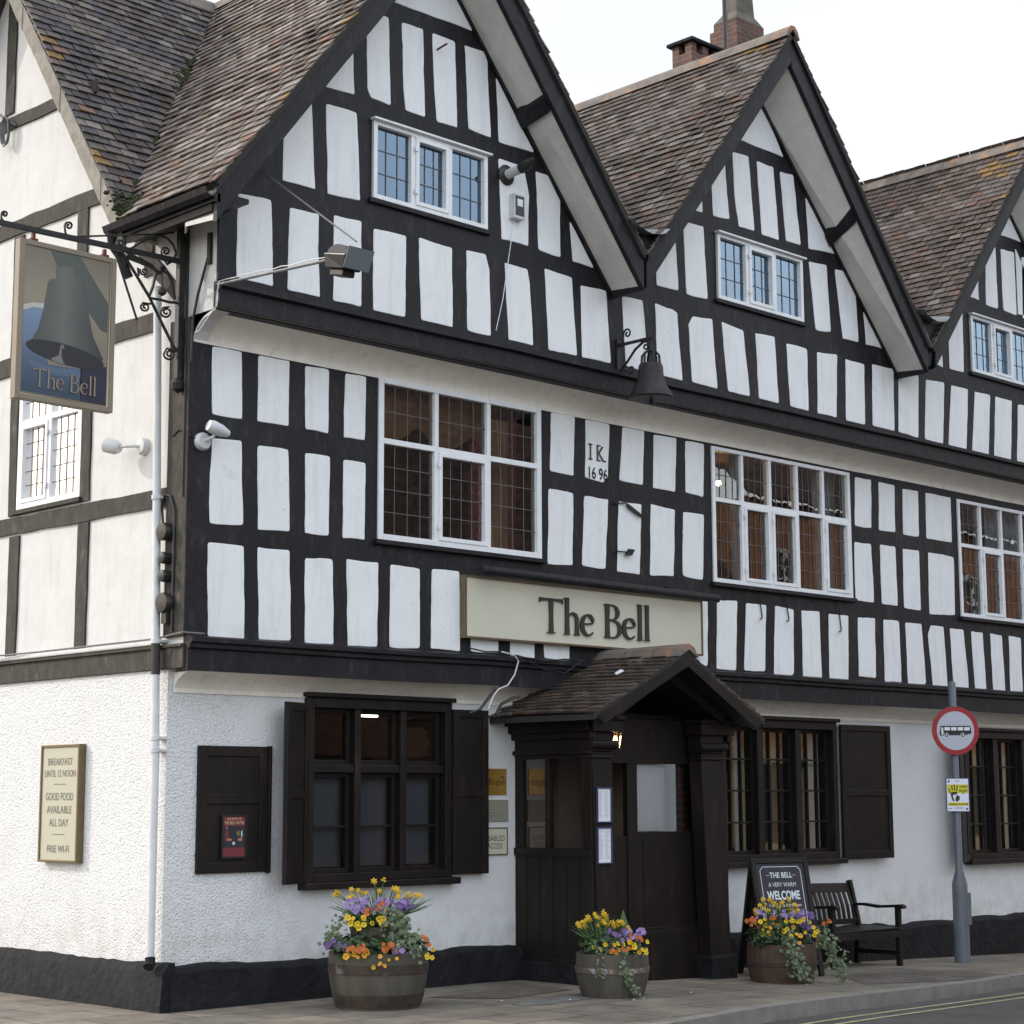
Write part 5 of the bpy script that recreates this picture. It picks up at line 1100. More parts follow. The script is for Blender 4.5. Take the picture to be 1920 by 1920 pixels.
# hanging bell and bracket
t = thing('hanging_bell', 'black iron bell hanging from a scrolled bracket above the second storey beam', 'bell', (5.27, -1.12, 5.95))
bc = at(1221, 748, 'y', -1.02)
own(MB().lathe(bc, [(.20, .0), (.215, .012), (.20, .06), (.165, .11), (.14, .17), (.125, .25), (.12, .32), (.11, .345), (.05, .36), (.03, .37)], 28).build('bell', M['iron'], None, smooth=True), t)
own(MB().tube([bc+Vector((0, 0, .1)), bc+Vector((0, 0, -.02))], .012, 6).lathe(bc+Vector((0, 0, -.03)), [(.01, -.03), (.025, -.01), (.02, .02)], 8).build('clapper', M['iron'], None), t)
b = MB()
for a_ in (0, 60, 120):
    ca, sa = math.cos(R(a_)), math.sin(R(a_))
    b.tube([bc+Vector((ca*.09, sa*.09, .35)), bc+Vector((ca*.085, sa*.085, .43)), bc+Vector((ca*.05, sa*.05, .47)), bc+Vector((0, 0, .48)), bc+Vector((-ca*.05, -sa*.05, .47)), bc+Vector((-ca*.085, -sa*.085, .43)), bc+Vector((-ca*.09, -sa*.09, .35))], .013, 6)
own(b.build('crown_loops', M['iron'], None, smooth=True), t)
b = MB(); wx = bc.x; ZB = bc.z-5.52
b.beam((wx, -.60, 6.10), (wx, -1.06, 6.10), .03, .025); b.beam((wx, -1.02, 6.10), (wx, -1.02, bc.z+.47), .02, .02); b.box(wx-.03, wx+.03, -.61, -.58, 5.84, 6.16)
dv = Vector((0, -1, 0))
def bpx(s_, z_): return Vector((wx, -.6, 0))+dv*s_+Vector((0, 0, z_))
def sc2(cx, cz, r0, a0, turns, dr, tail=()):
    pts = []
    for i in range(int(16*turns)+1):
        f = i/int(16*turns); a = R(a0)+dr*2*math.pi*turns*(1-f); rr = r0*(.2+.8*f); pts.append(bpx(cx+rr*math.cos(a), cz+rr*math.sin(a)))
    b.tube(pts+[bpx(*q) for q in tail], .010, 6)
sc2(.12, 6.20, .055, 200, 1.3, -1, [(.05, 6.13)]); sc2(.16, 5.83, .05, 160, 1.3, 1, [(.10, 5.82), (.04, 5.86)]); sc2(.36, 6.03, .045, 90, 1.2, -1, [(.30, 6.08)])
b.tube([bpx(.02, 5.84), bpx(.12, 5.92), bpx(.22, 6.02), bpx(.34, 6.085)], .013, 6)
own(b.build('bracket', M['iron'], None, smooth=True), t)

# small wall things
def wall_spot(name, pl, u, v, du, dv, label):
    t = thing(name, label, 'spotlight', pl.to(u, v, 0), 'white wall spotlights at the corner')
    own(MB().lathe(pl.to(u, v, 0), [(.075, 0), (.075, .03), (.06, .055), (.001, .06)], 20, pl.N).build('base', M['whiteplastic'], None, smooth=True), t)
    p0 = pl.to(u, v, .05); p1 = pl.to(u+du*.5, v+dv*.3, .13); p2 = pl.to(u+du, v+dv, .16)
    own(MB().tube([p0, p1, p2], .014, 8).build('arm', M['whiteplastic'], None), t)
    return t, p2
t, p2 = wall_spot('spotlight', SD(0), .42, 4.60, .2, .0, 'white spotlight pointing outward on the sunlit side wall beside the drainpipe')
own(MB().lathe(p2, [(.04, -.04), (.062, .0), (.066, .10), (.058, .105)], 20, (-.35, .75, .25)).build('lamp_head', M['whiteplastic'], None, smooth=True), t)
own(MB().lathe(p2+Vector((-.35, .75, .25)).normalized()*.106, [(.045, 0), (.04, .004)], 16, (-.35, .75, .25)).build('lamp_glass', M['steel'], None), t)
t, p2 = wall_spot('spotlight', FR(-.25), .10, 4.56, .05, .09, 'white spotlight pointing along the shaded front wall beside the corner post')
own(MB().lathe(p2, [(.045, -.09), (.055, -.05), (.05, .03), (.03, .10), (.02, .11)], 20, (.85, -.1, -.25)).build('lamp_head', M['whiteplastic'], None, smooth=True), t)
# round junction boxes down the corner post
for i, (px, py, r_, sh, lab) in enumerate(((318, 998, .075, 'round', 'large round black alarm box topmost on the corner post'), (318, 1047, .05, 'hex', 'small round black conduit box under the topmost alarm box'), (318, 1081, .05, 'hex', 'small round black conduit box just above the big oval box'), (318, 1131, .085, 'oval', 'oval black cable box lowest on the corner post'))):
    q = at(px, py, 'x', -.03)
    bb = MB(); bb.lathe((-.03, q.y, q.z), [(r_, 0), (r_, .07), (r_*.93, .085), (r_*.4, .09), (.001, .092)], 8 if sh == 'hex' else 24, (-1, 0, 0), fn=(lambda t_, h_: 1.0))
    if sh == 'oval': bb.box(-.09, -.03, q.y-.04, q.y+.03, q.z-.17, q.z-.06)
    tag(bb.build('junction_box', M['darkmetal'], smooth=(sh != 'hex')), lab, 'junction box', 'round black boxes on the corner post')
tag(MB().tube([(-.045, -.10, 3.0), (-.045, -.10, 4.0), (-.045, -.04, 4.12), (-.045, .04, 4.14), (-.045, .08, 4.05), (-.045, .06, 3.9)], .011, 8).tube([(-.04, -.20, 4.1), (-.04, -.2, 4.6), (-.04, -.205, 5.35)], .008, 6).tube([(-.035, -.04, 4.62), (-.035, -.12, 4.66), (-.035, -.22, 4.64), (-.02, -.262, 4.60), (.05, -.266, 4.57)], .006, 6).build('conduit', M['darkmetal'], smooth=True), 'thin black conduit and cables climbing the grey corner post', 'conduit')
# drainpipe
t = thing('drainpipe', 'white drainpipe running down the side wall next to the corner', 'drainpipe', (-.07, .1, .35))
dp = [(.405, .03), (1.3, .03), (2.0, .03), (2.68, .055), (2.95, .06), (4.15, .10), (5.0, .13), (5.92, .165)]
own(MB().tube([(-.085, y_, z_) for z_, y_ in dp], .034, 14).build('pipe', M['whiteplastic'], None, smooth=True), t)
own(MB().tube([(-.085, .053, 2.66), (-.085, .059, 2.93)], .037, 14).build('painted_section', M['timber_old'], None, smooth=True), t)
for z_, y_ in ((2.15, .036), (2.05, .034), (4.12, .10), (2.93, .06)):
    own(MB().tube([(-.085, y_, z_-.018), (-.085, y_, z_+.018)], .043, 14).box(-.09, 0, y_-.05, y_+.05, z_-.01, z_+.01).build('collar', M['whiteplastic'], None), t)
own(MB().tube([(-.085, .03, .42), (-.09, .02, .38), (-.12, -.0, .35)], .042, 12).build('shoe', M['plinth'], None, smooth=True), t)
# iron stay on the corner, wires
tag(MB().box(-.03, -.0, -.50, -.46, 6.0, 6.26).tube([(-.02, -.46, 6.05), (-.03, -.34, 5.75), (-.035, -.29, 5.55), (-.035, -.28, 5.2)], .012, 6).build('iron_latch', M['iron']), 'slanted black iron strap on the white corner panel under the gutter', 'iron strap')
tag(MB().tube([(0, -.6, 5.78), (-.02, -.6, 5.62), (-.02, -.5, 5.56), (-.02, -.36, 5.46), (-.02, -.30, 5.45)], .006, 6).build('corner_cable', M['cove'], smooth=True), 'pale cable following the curved cove at the corner', 'cable')
# boiler flue and sensor box on the first gable
t = thing('flue', 'white stub flue with a black tip sticking out beside the gable window', 'flue', (3.27, -.58, 7.5))
own(MB().lathe((3.27, -.585, 7.50), [(.10, 0), (.10, .012), (.05, .03)], 20, (0, -1, 0)).build('collar', M['darkmetal'], None, smooth=True), t)
own(MB().tube([(3.27, -.58, 7.50), (3.27, -.80, 7.515)], .045, 16).build('pipe', M['whiteplastic'], None, smooth=True), t)
own(MB().tube([(3.27, -.79, 7.515), (3.27, -.88, 7.53), (3.27, -.95, 7.575)], [.05, .05, .015], 16).build('tip', M['darkmetal'], None, smooth=True), t)
t = thing('alarm_box', 'small black and white box on the gable below the flue with a thin wire', 'alarm box', (3.38, -.58, 7.2))
own(MB().box(3.31, 3.45, -.66, -.585, 7.08, 7.32).build('housing', M['whiteplastic'], None, bevel=.005), t)
own(MB().box(3.325, 3.435, -.665, -.66, 7.11, 7.30).build('front_plate', M['darkmetal'], None), t)
own(MB().box(3.345, 3.415, -.668, -.665, 7.20, 7.27).build('window', M['paper'], None), t)
q = [at(a_, c_, 'y', -.605) for a_, c_ in ((964, 413), (952, 495), (943, 560), (930, 620))]
own(MB().tube(q, .004, 5).build('wire', M['paper'], None), t)
# nail and cable loop
tag(MB().tube([(2.39, -.58, 8.50), (2.41, -.70, 8.53)], .010, 6).build('iron_spike', M['rust']), 'rusty spike projecting from the top rail of the nearest gable', 'spike')
b = MB()
for k_ in range(4): 
    c0 = at(13, 248, 'x', -.05); pts = []
    for i in range(17): a_ = 2*math.pi*i/16; pts.append(c0+Vector((-.01*k_, (.05+.008*k_)*math.cos(a_), (.12+.01*k_)*math.sin(a_))))
    b.tube(pts, .007, 5)
b.tube([at(0, 215, 'x', -.03), at(12, 225, 'x', -.05), at(30, 235, 'x', -.03)], .012, 6)
tag(b.build('cable_coil', M['steel'], smooth=True), 'coil of grey cable hanging on the upper side wall by the verge', 'cable coil')
# hooks and small ironwork between the windows
for i, (px, p0, p1, dx, lab) in enumerate(((1428, 1134, 1160, 3, 'left of the three thin black hooks under the middle window'), (1478, 1140, 1164, 4, 'middle of the three thin black hooks under the middle window'), (1576, 1152, 1184, 3, 'right of the three thin black hooks under the middle window'))):
    a_ = at(px-2, p0, 'y', -.27); c_ = at(px+1.5, p1-2, 'y', -.27); d_ = at(px-.5, p1+1, 'y', -.30); e_ = at(px-3, p1, 'y', -.31)
    tag(MB().tube([a_+Vector((0, 0, .18)), a_, c_, d_, e_], .007, 6).build('hook', M['iron'], smooth=True), lab, 'hook', 'thin black hooks under the middle window')
q = [at(a_, c_, 'y', -.27) for a_, c_ in ((1152, 943), (1172, 943), (1180, 948), (1202, 966))]
tag(MB().beam(q[0], q[1], .015, .012).prism([q[1], q[2], q[3], q[3]+Vector((0, 0, -.03)), q[2]+Vector((-.03, 0, -.03))], [p+Vector((0, -.02, 0)) for p in (q[1], q[2], q[3], q[3]+Vector((0, 0, -.03)), q[2]+Vector((-.03, 0, -.03)))]).build('wall_iron', M['iron']), 'bent black iron arm on the wall panel below the painted date', 'iron arm')
q = at(1176, 1036, 'y', -.27)
tag(MB().beam((q.x-.16, -.27, q.z), (q.x, -.29, q.z+.0), .012, .012).prism([(q.x-.05, -.3, q.z-.03), (q.x+.04, -.3, q.z-.03), (q.x+.09, -.3, q.z+.035), (q.x+.0, -.3, q.z+.035)], [(q.x-.05, -.28, q.z-.03), (q.x+.04, -.28, q.z-.03), (q.x+.09, -.28, q.z+.035), (q.x+.0, -.28, q.z+.035)]).build('iron_tab', M['iron']), 'small diamond shaped iron tab low on the same wall panel', 'iron tab')

# cables over the porch
b = MB()
def cab(pts, y, r=.009): b.tube([at(a_, c_, 'y', y) for a_, c_ in pts], r, 6)
cab([(940, 1222), (965, 1228), (972, 1240), (965, 1265), (952, 1285), (935, 1292), (925, 1305), (915, 1330)], -.36, .007)
tag(b.build('white_cable', M['whiteplastic'], smooth=True), 'loose white cable looping down beside the porch roof', 'cable')
b = MB(); cab([(880, 1215), (910, 1222), (940, 1222), (985, 1233), (1020, 1240), (1060, 1236), (1100, 1240)], -.355, .007); cab([(930, 1290), (915, 1310), (900, 1330), (880, 1338)], -.30, .013); cab([(930, 1340), (940, 1320), (960, 1310), (975, 1305)], -.3, .015); cab([(990, 1240), (1020, 1255), (1060, 1262), (1090, 1240)], -.355, .007)
tag(b.build('black_cable', M['darkmetal'], smooth=True), 'tangle of black cables along the lower beam left of the porch', 'cable')
tag(MB().tube([(-.30, 5.55, 2.95), (-.055, 2.0, 2.955), (-.055, .1, 2.955), (-.06, -.15, 2.975), (-.05, -.27, 2.985), (.1, -.36, 2.975)], .008, 6).build('ledge_cable', M['steel'], smooth=True), 'thin cable lying along the white ledge of the side wall', 'cable')

# board with poster
t = thing('notice_board', 'dark brown boarded panel with a small poster left of the big window', 'notice board', (.66, -.03, 1.05)); Fn = FR(0)
b = MB(); b.pb(Fn, .30, 1.0, 1.06, 2.095, 0, .018); frame(b, Fn, .30, 1.0, 1.06, 2.095, .085, .018, .032); b.pb(Fn, .385, .915, 1.62, 1.70, .018, .032); b.pb(Fn, 1.0, 1.03, 1.05, 2.1, 0, .05)
own(b.build('panel', M['brown'], None, bevel=.004), t)
t = thing('poster', 'small red and black live music poster framed on the dark notice board', 'poster', (.66, -.04, 1.19))
own(frame(MB(), Fn, .530, .785, 1.175, 1.535, .016, .033, .043).build('frame', M['darkmetal'], None), t)
b = MB(); b.pb(Fn, .546, .769, 1.191, 1.519, .033, .036, 0); b.pb(Fn, .548, .767, 1.193, 1.265, .036, .0372, 1); b.pb(Fn, .548, .767, 1.44, 1.517, .036, .0372, 1)
for cx, cz, w_, h_, mt_ in ((.585, 1.36, .035, .11, 1), (.582, 1.425, .018, .022, 3), (.61, 1.33, .06, .02, 3), (.70, 1.38, .04, .05, 4), (.72, 1.33, .05, .03, 3), (.735, 1.375, .015, .06, 5), (.655, 1.30, .03, .03, 5)):
    b.poly(Fn, [(cx+w_/2*math.cos(R(a_)), cz+h_/2*math.sin(R(a_))) for a_ in range(0, 360, 40)], .036, .0374+.0001*mt_, mt_)
own(b.build('sheet', [MAT('poster_dark', (.03, .03, .045), .4), MAT('poster_red', (.17, .035, .045), .4), M['paper'], MAT('poster_skin', (.4, .16, .10), .5), MAT('poster_olive', (.16, .13, .05), .5), MAT('poster_pale', (.45, .5, .55), .5)], None), t)
b = MB(); add_text(b, Fn, 'LIVE MUSIC AT', .6575, 1.49, .020, w=.15, n=.039); add_text(b, Fn, 'THE BELL HOTEL', .6575, 1.455, .026, w=.20, n=.039)
own(b.build('lettering', MAT('poster_cream', (.62, .5, .3), .5), None), t)

# plaques by the porch
t = thing('brass_plaque', 'polished brass name plaque, topmost of three beside the porch', 'plaque', (3.66, 0, 1.69)); 
own(MB().pb(Fn, 3.42, 3.81, 1.69, 1.935, 0, .012).build('plate', M['brass'], None, bevel=.002), t)
b = MB(); add_text(b, Fn, 'OldEnglish', 3.635, 1.785, .062, w=.31, n=.0135)
for a_, c_ in ((3.735, 1.888), (3.76, 1.888)): b.poly(Fn, [(a_+.005*math.cos(R(k_)), c_+.007*math.sin(R(k_))) for k_ in range(0, 360, 45)], .012, .0135)
b.poly(Fn, [(3.725, 1.872), (3.735, 1.862), (3.748, 1.86), (3.761, 1.862), (3.771, 1.872), (3.765, 1.852), (3.748, 1.846), (3.731, 1.852)], .012, .0135)
own(b.build('lettering', M['letter'], None), t)
t = thing('worn_plaque', 'plain worn beige plaque, middle one of three beside the porch', 'plaque', (3.66, 0, 1.44))
own(MB().pb(Fn, 3.44, 3.828, 1.445, 1.645, 0, .016).build('plate', MAT('worn_beige', (.27, .25, .20), .6, var=.1), None, bevel=.003), t)
b = MB(); add_text(b, Fn, 'i', 3.63, 1.58, .03, n=.0172); 
for k_, w_ in enumerate((.05, .22, .12)): b.pb(Fn, 3.64-w_/2, 3.64+w_/2, 1.555-.03*k_, 1.561-.03*k_, .016, .0172)
own(b.build('engraving', MAT('engraving', (.2, .185, .15), .6), None), t)
t = thing('access_sign', 'cream disabled access sign, lowest of three beside the porch', 'sign', (3.66, 0, 1.14))
own(MB().pb(Fn, 3.42, 3.812, 1.14, 1.385, 0, .014).build('plate', M['signcream'], None), t); own(frame(MB(), Fn, 3.415, 3.817, 1.135, 1.39, .010, 0, .019).build('frame', M['signframe'], None), t)
b = MB(); add_text(b, Fn, 'DISABLED', 3.645, 1.265, .052, w=.27, n=.0155); add_text(b, Fn, 'ACCESS', 3.655, 1.195, .052, w=.19, n=.0155); own(b.build('lettering', M['letter'], None), t)
# menus on the porch column
Fc = FR(PY)
for v0, v1, lab in ((1.445, 1.745, 'upper framed menu sheet on the left porch column'), (1.075, 1.385, 'lower framed menu sheet on the left porch column')):
    t = thing('framed_menu', lab, 'menu', (4.0, PY-.1, v0), 'menus on the porch column')
    own(frame(MB(), Fc, 3.965, 4.165, v0-.012, v1+.012, .012, 0, .02).pb(Fc, 3.977, 4.153, v0, v1, 0, .006).build('frame', M['blue'], None, bevel=.002), t)
    own(MB().pb(Fc, 3.980, 4.150, v0+.002, v1-.002, .006, .008).build('sheet', M['paper'], None), t)
    b = MB()
    for r_ in range(22):
        v = v1-.03-r_*.0115
        if v < v0+.03: break
        for s_ in (3.99, 4.072): b.pb(Fc, s_, s_+.03+.035*hsh(r_, s_, v0), v, v+.0035, .008, .0088)
    own(b.build('print', MAT('faint_print', (.35, .37, .42), .6), None), t)
# porch lantern
t = thing('wall_lantern', 'small lit glass lantern hanging inside the porch opening', 'lantern', (4.26, -1.0, 2.2))
own(MB().box(4.21, 4.31, -1.05, -.95, 2.27, 2.30).box(4.225, 4.295, -1.035, -.965, 2.10, 2.115).beam((4.26, -1.05, 2.27), (4.26, -1.035, 2.11), .008, .008).beam((4.215, -1.04, 2.27), (4.23, -1.03, 2.11), .008, .008).beam((4.305, -1.04, 2.27), (4.29, -1.03, 2.11), .008, .008).build('cage', M['darkmetal'], None), t)
own(MB().lathe((4.26, -1.0, 2.2), [(.002, -.03), (.016, -.012), (.018, .01), (.002, .035)], 10).build('bulb', M['bulb2'], None, smooth=True), t)
own(MB().prism([(4.22, -1.04, 2.268), (4.30, -1.04, 2.268), (4.30, -.96, 2.268), (4.22, -.96, 2.268)], [(4.23, -1.03, 2.117), (4.29, -1.03, 2.117), (4.29, -.97, 2.117), (4.23, -.97, 2.117)]).build('pane', M['glass'], None), t)
# litter on the porch roof
tag(MB().prism([(4.24, -1.04, 2.79), (4.31, -1.07, 2.825), (4.32, -1.02, 2.835), (4.25, -1.01, 2.80)], [(4.24, -1.04, 2.80), (4.31, -1.07, 2.835), (4.32, -1.02, 2.845), (4.25, -1.01, 2.81)]).build('paper_scrap', M['paper']), 'scrap of white paper lying on the tiled porch roof', 'litter')

# ------------------------------------------------------------------ bus sign post
PXx, PYy = 10.16, -.85; zb = gz(PXx)
t = thing('sign_post', 'grey steel post with a wide base standing on the pavement at the right', 'post', (PXx, PYy, zb))
own(MB().lathe((PXx, PYy, zb), [(.088, -.05), (.088, .86), (.082, .90), (.044, 1.03), (.042, 3.15), (.03, 3.17)], 20).build('pole', M['grey'], None, smooth=True), t)
own(MB().box(PXx+.0, PXx+.085, PYy-.091, PYy-.06, zb+.42, zb+.78).build('access_door', M['grey'], None, bevel=.006), t)
ang = R(-38); nd = Vector((math.sin(ang)*1.0, -math.cos(ang), 0)); Ud = Vector((math.cos(ang), math.sin(ang), 0))
zc = 2.41
t = thing('bus_stop_sign', 'round red ringed sign with a black bus on the grey post', 'sign', (PXx, PYy, zc-.3))
Pd = Pl(Vector((PXx, PYy, zc))+nd*.06, Ud, (0, 0, 1), nd)
def disc(r, k=48): return [(r*math.cos(2*math.pi*i/k), r*math.sin(2*math.pi*i/k)) for i in range(k)]
own(MB().poly(Pd, disc(.278), -.004, .0).poly(Pd, [(-.02, -.15), (.02, -.15), (.02, .15), (-.02, .15)], -.03, -.004).build('plate', M['grey'], None), t)
own(MB().plate(Pd, [disc(.276), disc(.222)], .0, .003).build('red_ring', MAT('sign_red', (.30, .012, .02), .35), None), t)
own(MB().poly(Pd, disc(.2225), .0, .0015).build('white_disc', MAT('sign_grey_white', (.44, .46, .53), .4), None), t)
b = MB(); b.poly(Pd, [(-.175, .055), (.165, .055), (.182, .035), (.188, -.03), (.11, -.052), (-.185, -.055), (-.19, -.04)], .0015, .0028, 0)
for u in (-.13+.078*i for i in range(4)): b.pb(Pd, u, u+.064, .002, .04, .0028, .0034, 1)
b.pb(Pd, -.168, -.145, -.045, .036, .0028, .0034, 1)
for u in (-.11, .085):
    b.poly(Pd, [(u+.027*math.cos(a_), -.052+.027*math.sin(a_)) for a_ in [2*math.pi*i/20 for i in range(20)]], .0028, .0038, 1)
    b.poly(Pd, [(u+.022*math.cos(a_), -.052+.022*math.sin(a_)) for a_ in [2*math.pi*i/20 for i in range(20)]], .0028, .0044, 0)
    b.poly(Pd, [(u+.010*math.cos(a_), -.052+.010*math.sin(a_)) for a_ in [2*math.pi*i/20 for i in range(20)]], .0028, .0050, 1)
own(b.build('bus_symbol', [MAT('sign_black', (.015, .015, .015), .4), M['paper']], None), t)
zc2 = 1.68
t = thing('thieves_notice', 'white and yellow notice with a black hand print lower on the grey post', 'notice', (PXx, PYy, zc2-.2))
Pn = Pl(Vector((PXx, PYy, zc2))+nd*.06, Ud, (0, 0, 1), nd)
yel = MAT('notice_yellow', (.62, .55, .02), .5); blk = M['letter']
own(MB().pb(Pn, -.138, .138, -.19, .19, -.012, -.002).build('backing', M['blue'], None), t)
own(MB().pb(Pn, -.13, .125, -.183, .183, -.002, .001).build('plate', MAT('notice_white', (.72, .74, .84), .45), None), t)
own(MB().pb(Pn, -.122, .122, .02, .118, .001, .002).pb(Pn, -.12, .12, -.122, -.085, .001, .002).build('yellow_band', yel, None), t)
b = MB(); add_text(b, Pn, 'THIEVES', .065, .082, .024, w=.098, n=.0035, bold=.02); add_text(b, Pn, 'BEWARE', .065, .036, .024, w=.098, n=.0035, bold=.02); add_text(b, Pn, 'Something to you know', 0, -.110, .014, w=.22, n=.0035) if False else None
for k_, (u_, w_) in enumerate(((-.11, .095), (-.005, .02), (.025, .04), (.075, .042))): b.pb(Pn, u_, u_+w_, -.109, -.098, .002, .0032)
for k_ in range(3): b.pb(Pn, -.045-.01*(k_ % 2), .06+.012*(k_ % 2), -.137-.011*k_, -.1345-.011*k_, .001, .0022)
b.pb(Pn, -.03, .02, .155, .161, .001, .0022)
own(b.build('lettering', blk, None), t)
b = MB(); nn0 = .0025
for i, (p, q, w0) in enumerate((((-.112, .078), (-.088, .02), .012), ((-.070, .108), (-.066, .05), .014), ((-.040, .120), (-.038, .05), .014), ((-.006, .110), (-.012, .045), .014))):
    P0, Q0 = Vector(p), Vector(q); d_ = (Q0-P0).normalized(); n_ = Vector((-d_.y, d_.x))*w0/2
    for f0, f1 in ((0, .38), (.44, .98)): a_, c_ = P0.lerp(Q0, f0), P0.lerp(Q0, f1); b.poly(Pn, [tuple(a_-n_), tuple(a_+n_), tuple(c_+n_*1.1), tuple(c_-n_*1.1)], .002, nn0+.0002*i)
b.poly(Pn, [(-.088, .020), (-.062, .036), (-.030, .038), (-.008, .030), (-.010, .012), (-.030, .006), (-.050, .006), (-.062, -.01), (-.052, -.045), (-.040, -.065), (-.062, -.070), (-.078, -.03)], .002, .0036)
b.poly(Pn, [(-.018, .002), (.005, -.010), (.022, -.022), (.014, -.055), (-.006, -.072), (-.030, -.068), (-.032, -.045)], .002, .0039)
b.poly(Pn, [(.045, .010), (.062, .028), (.072, .026), (.062, .010)], .002, .0036)
own(b.build('hand_print', blk, None), t)
b = MB(); b.poly(Pn, [(-.105+.012*math.cos(R(a_)), .155+.018*math.sin(R(a_))) for a_ in range(0, 360, 30)], .001, .0022); b.poly(Pn, [(.10+.014*math.cos(R(a_)), -.158+.014*math.sin(R(a_))) for a_ in range(0, 360, 30)], .001, .0022); b.pb(Pn, -.115, -.075, -.158, -.15, .001, .0022)
own(b.build('emblem', MAT('emblem_blue', (.13, .13, .25), .5), None), t)

# ------------------------------------------------------------------ bench
def pp(b, pts, r): pass
bx0, bx1 = 7.76, 9.03; zb = gz(8.5)-.0
t = thing('park_bench', 'dark brown slatted wooden bench against the wall beside the chalkboard', 'bench', (8.4, -.5, zb))
WB = M['brown']
def part(name, f, **k): b = MB(); f(b); return own(b.build(name, WB, None, bevel=k.get('bevel', .005)), t)
for x in (bx0+.03, bx1-.03):
    z0 = gz(x)
    part('leg', lambda b: b.beam((x, -.80, z0), (x, -.80, z0+.63), .055, .055, (0, 1, 0)))
    part('leg', lambda b: b.beam((x, -.24, z0), (x, -.27, z0+.42), .055, .055, (0, 1, 0)).beam((x, -.27, z0+.42), (x, -.16, z0+.90), .05, .06, (0, 1, 0)))
    def arm(b):
        pts = [(-.19, .635), (-.35, .645), (-.55, .625), (-.72, .635), (-.86, .645), (-.885, .62)]
        for (y0, z_), (y1_, z1) in zip(pts, pts[1:]): b.beam((x, y0, z0+z_), (x, y1_, z0+z1), .075, .03)
    part('armrest', arm)
    part('side_rail', lambda b: b.beam((x, -.78, z0+.14), (x, -.25, z0+.14), .035, .05).beam((x, -.78, z0+.355), (x, -.25, z0+.355), .035, .07))
z0 = gz(8.4)
part('top_rail', lambda b: b.beam((bx0, -.165, z0+.83), (bx1, -.165, z0+.80), .035, .10, (0, .25, 1)))
part('back_rail', lambda b: b.beam((bx0, -.26, z0+.46), (bx1, -.26, z0+.44), .035, .06))
part('front_rail', lambda b: b.beam((bx0+.05, -.81, z0+.34), (bx1-.05, -.81, z0+.325), .03, .075))
part('seat', lambda b: [b.box(bx0+.02, bx1-.02, -.83+.115*i, -.83+.115*i+.10, z0+.375, z0+.397) for i in range(5)])
for i in range(13):
    x = bx0+.11+i*(bx1-bx0-.2)/12
    part('back_slat', lambda b: b.beam((x, -.262, z0+.46), (x, -.235, z0+.62), .045, .014, (0, 1, .2)).beam((x, -.235, z0+.62), (x, -.175, z0+.79), .045, .014, (0, 1, .3)), bevel=0)

# ------------------------------------------------------------------ chalkboard
za = gz(6.6); th = R(-20); ac = Vector((6.62, -1.02, za))
Ua = Vector((math.cos(th), math.sin(th), 0)); Na = Vector((math.sin(th), -math.cos(th), 0))
t = thing('chalkboard', 'folding a board with white hand lettering welcoming guests beside the porch', 'a board', tuple(ac), None, 0)
def leaf(sgn, name, w2=.29, h=1.14):
    top = ac+Vector((0, 0, h)); ft = ac+Na*(.27*sgn); V = (top-ft); Lh = V.length; V.normalize(); N = Ua.cross(V) if sgn > 0 else V.cross(Ua)
    if N.dot(Na*sgn) < 0: N = -N
    return Pl(ft, Ua, V, N), Lh
for sgn in (1, -1):
    pl, Lh = leaf(sgn, '')
    b = MB(); fw = .05; b.pb(pl, -.33, -.33+fw, 0, Lh, -.02, .02); b.pb(pl, .33-fw, .33, 0, Lh, -.02, .02); b.pb(pl, -.33+fw, .33-fw, Lh-fw, Lh, -.02, .02); b.pb(pl, -.33+fw, .33-fw, .10, .10+fw, -.02, .02)
    own(b.build('leaf_frame', M['brown'], None, bevel=.004), t)
    own(MB().pb(pl, -.33+fw, .33-fw, .10+fw, Lh-fw, -.008, .004).build('writing_board', MAT('slate_board', (.028, .026, .035), .6, var=.3), None), t)
pl, Lh = leaf(1, ''); b = MB(); k_ = .0055
b0, b1, c0, c1 = -.235, .235, .20, Lh-.085; ch_ = .035
ring = [(b0+ch_, c1), (b1-ch_, c1), (b1, c1-ch_), (b1, c0+ch_), (b1-ch_, c0), (b0+ch_, c0), (b0, c0+ch_), (b0, c1-ch_)]
for i in range(8):
    p, q = Vector(ring[i]), Vector(ring[(i+1) % 8]); d_ = (q-p).normalized(); n_ = Vector((-d_.y, d_.x))*.003; b.poly(pl, [tuple(p-n_-d_*.002), tuple(q-n_+d_*.002), tuple(q+n_+d_*.002), tuple(p+n_-d_*.002)], .004, .0055+.0002*(i % 2))
for txt, v, w, h, bo in (('THE BELL', Lh-.195, .26, .055, .02), ('A VERY WARM', Lh-.285, .32, .045, .0), ('WELCOME', Lh-.41, .38, .085, .03), ('from Emma & the team', Lh-.485, .38, .035, -.0), ('TRADITIONAL ALE', Lh-.585, .36, .045, 0)):
    add_text(b, pl, txt, .0, v, h, w=w, n=k_, bold=bo)
for u_ in (-.175, .13): b.pb(pl, u_, u_+.045, Lh-.172, Lh-.169, .004, .0055)
b.pb(pl, -.17, .17, Lh-.515, Lh-.512, .004, .0055)
own(b.build('lettering', MAT('chalk_white', (.62, .66, .70), .7), None), t)

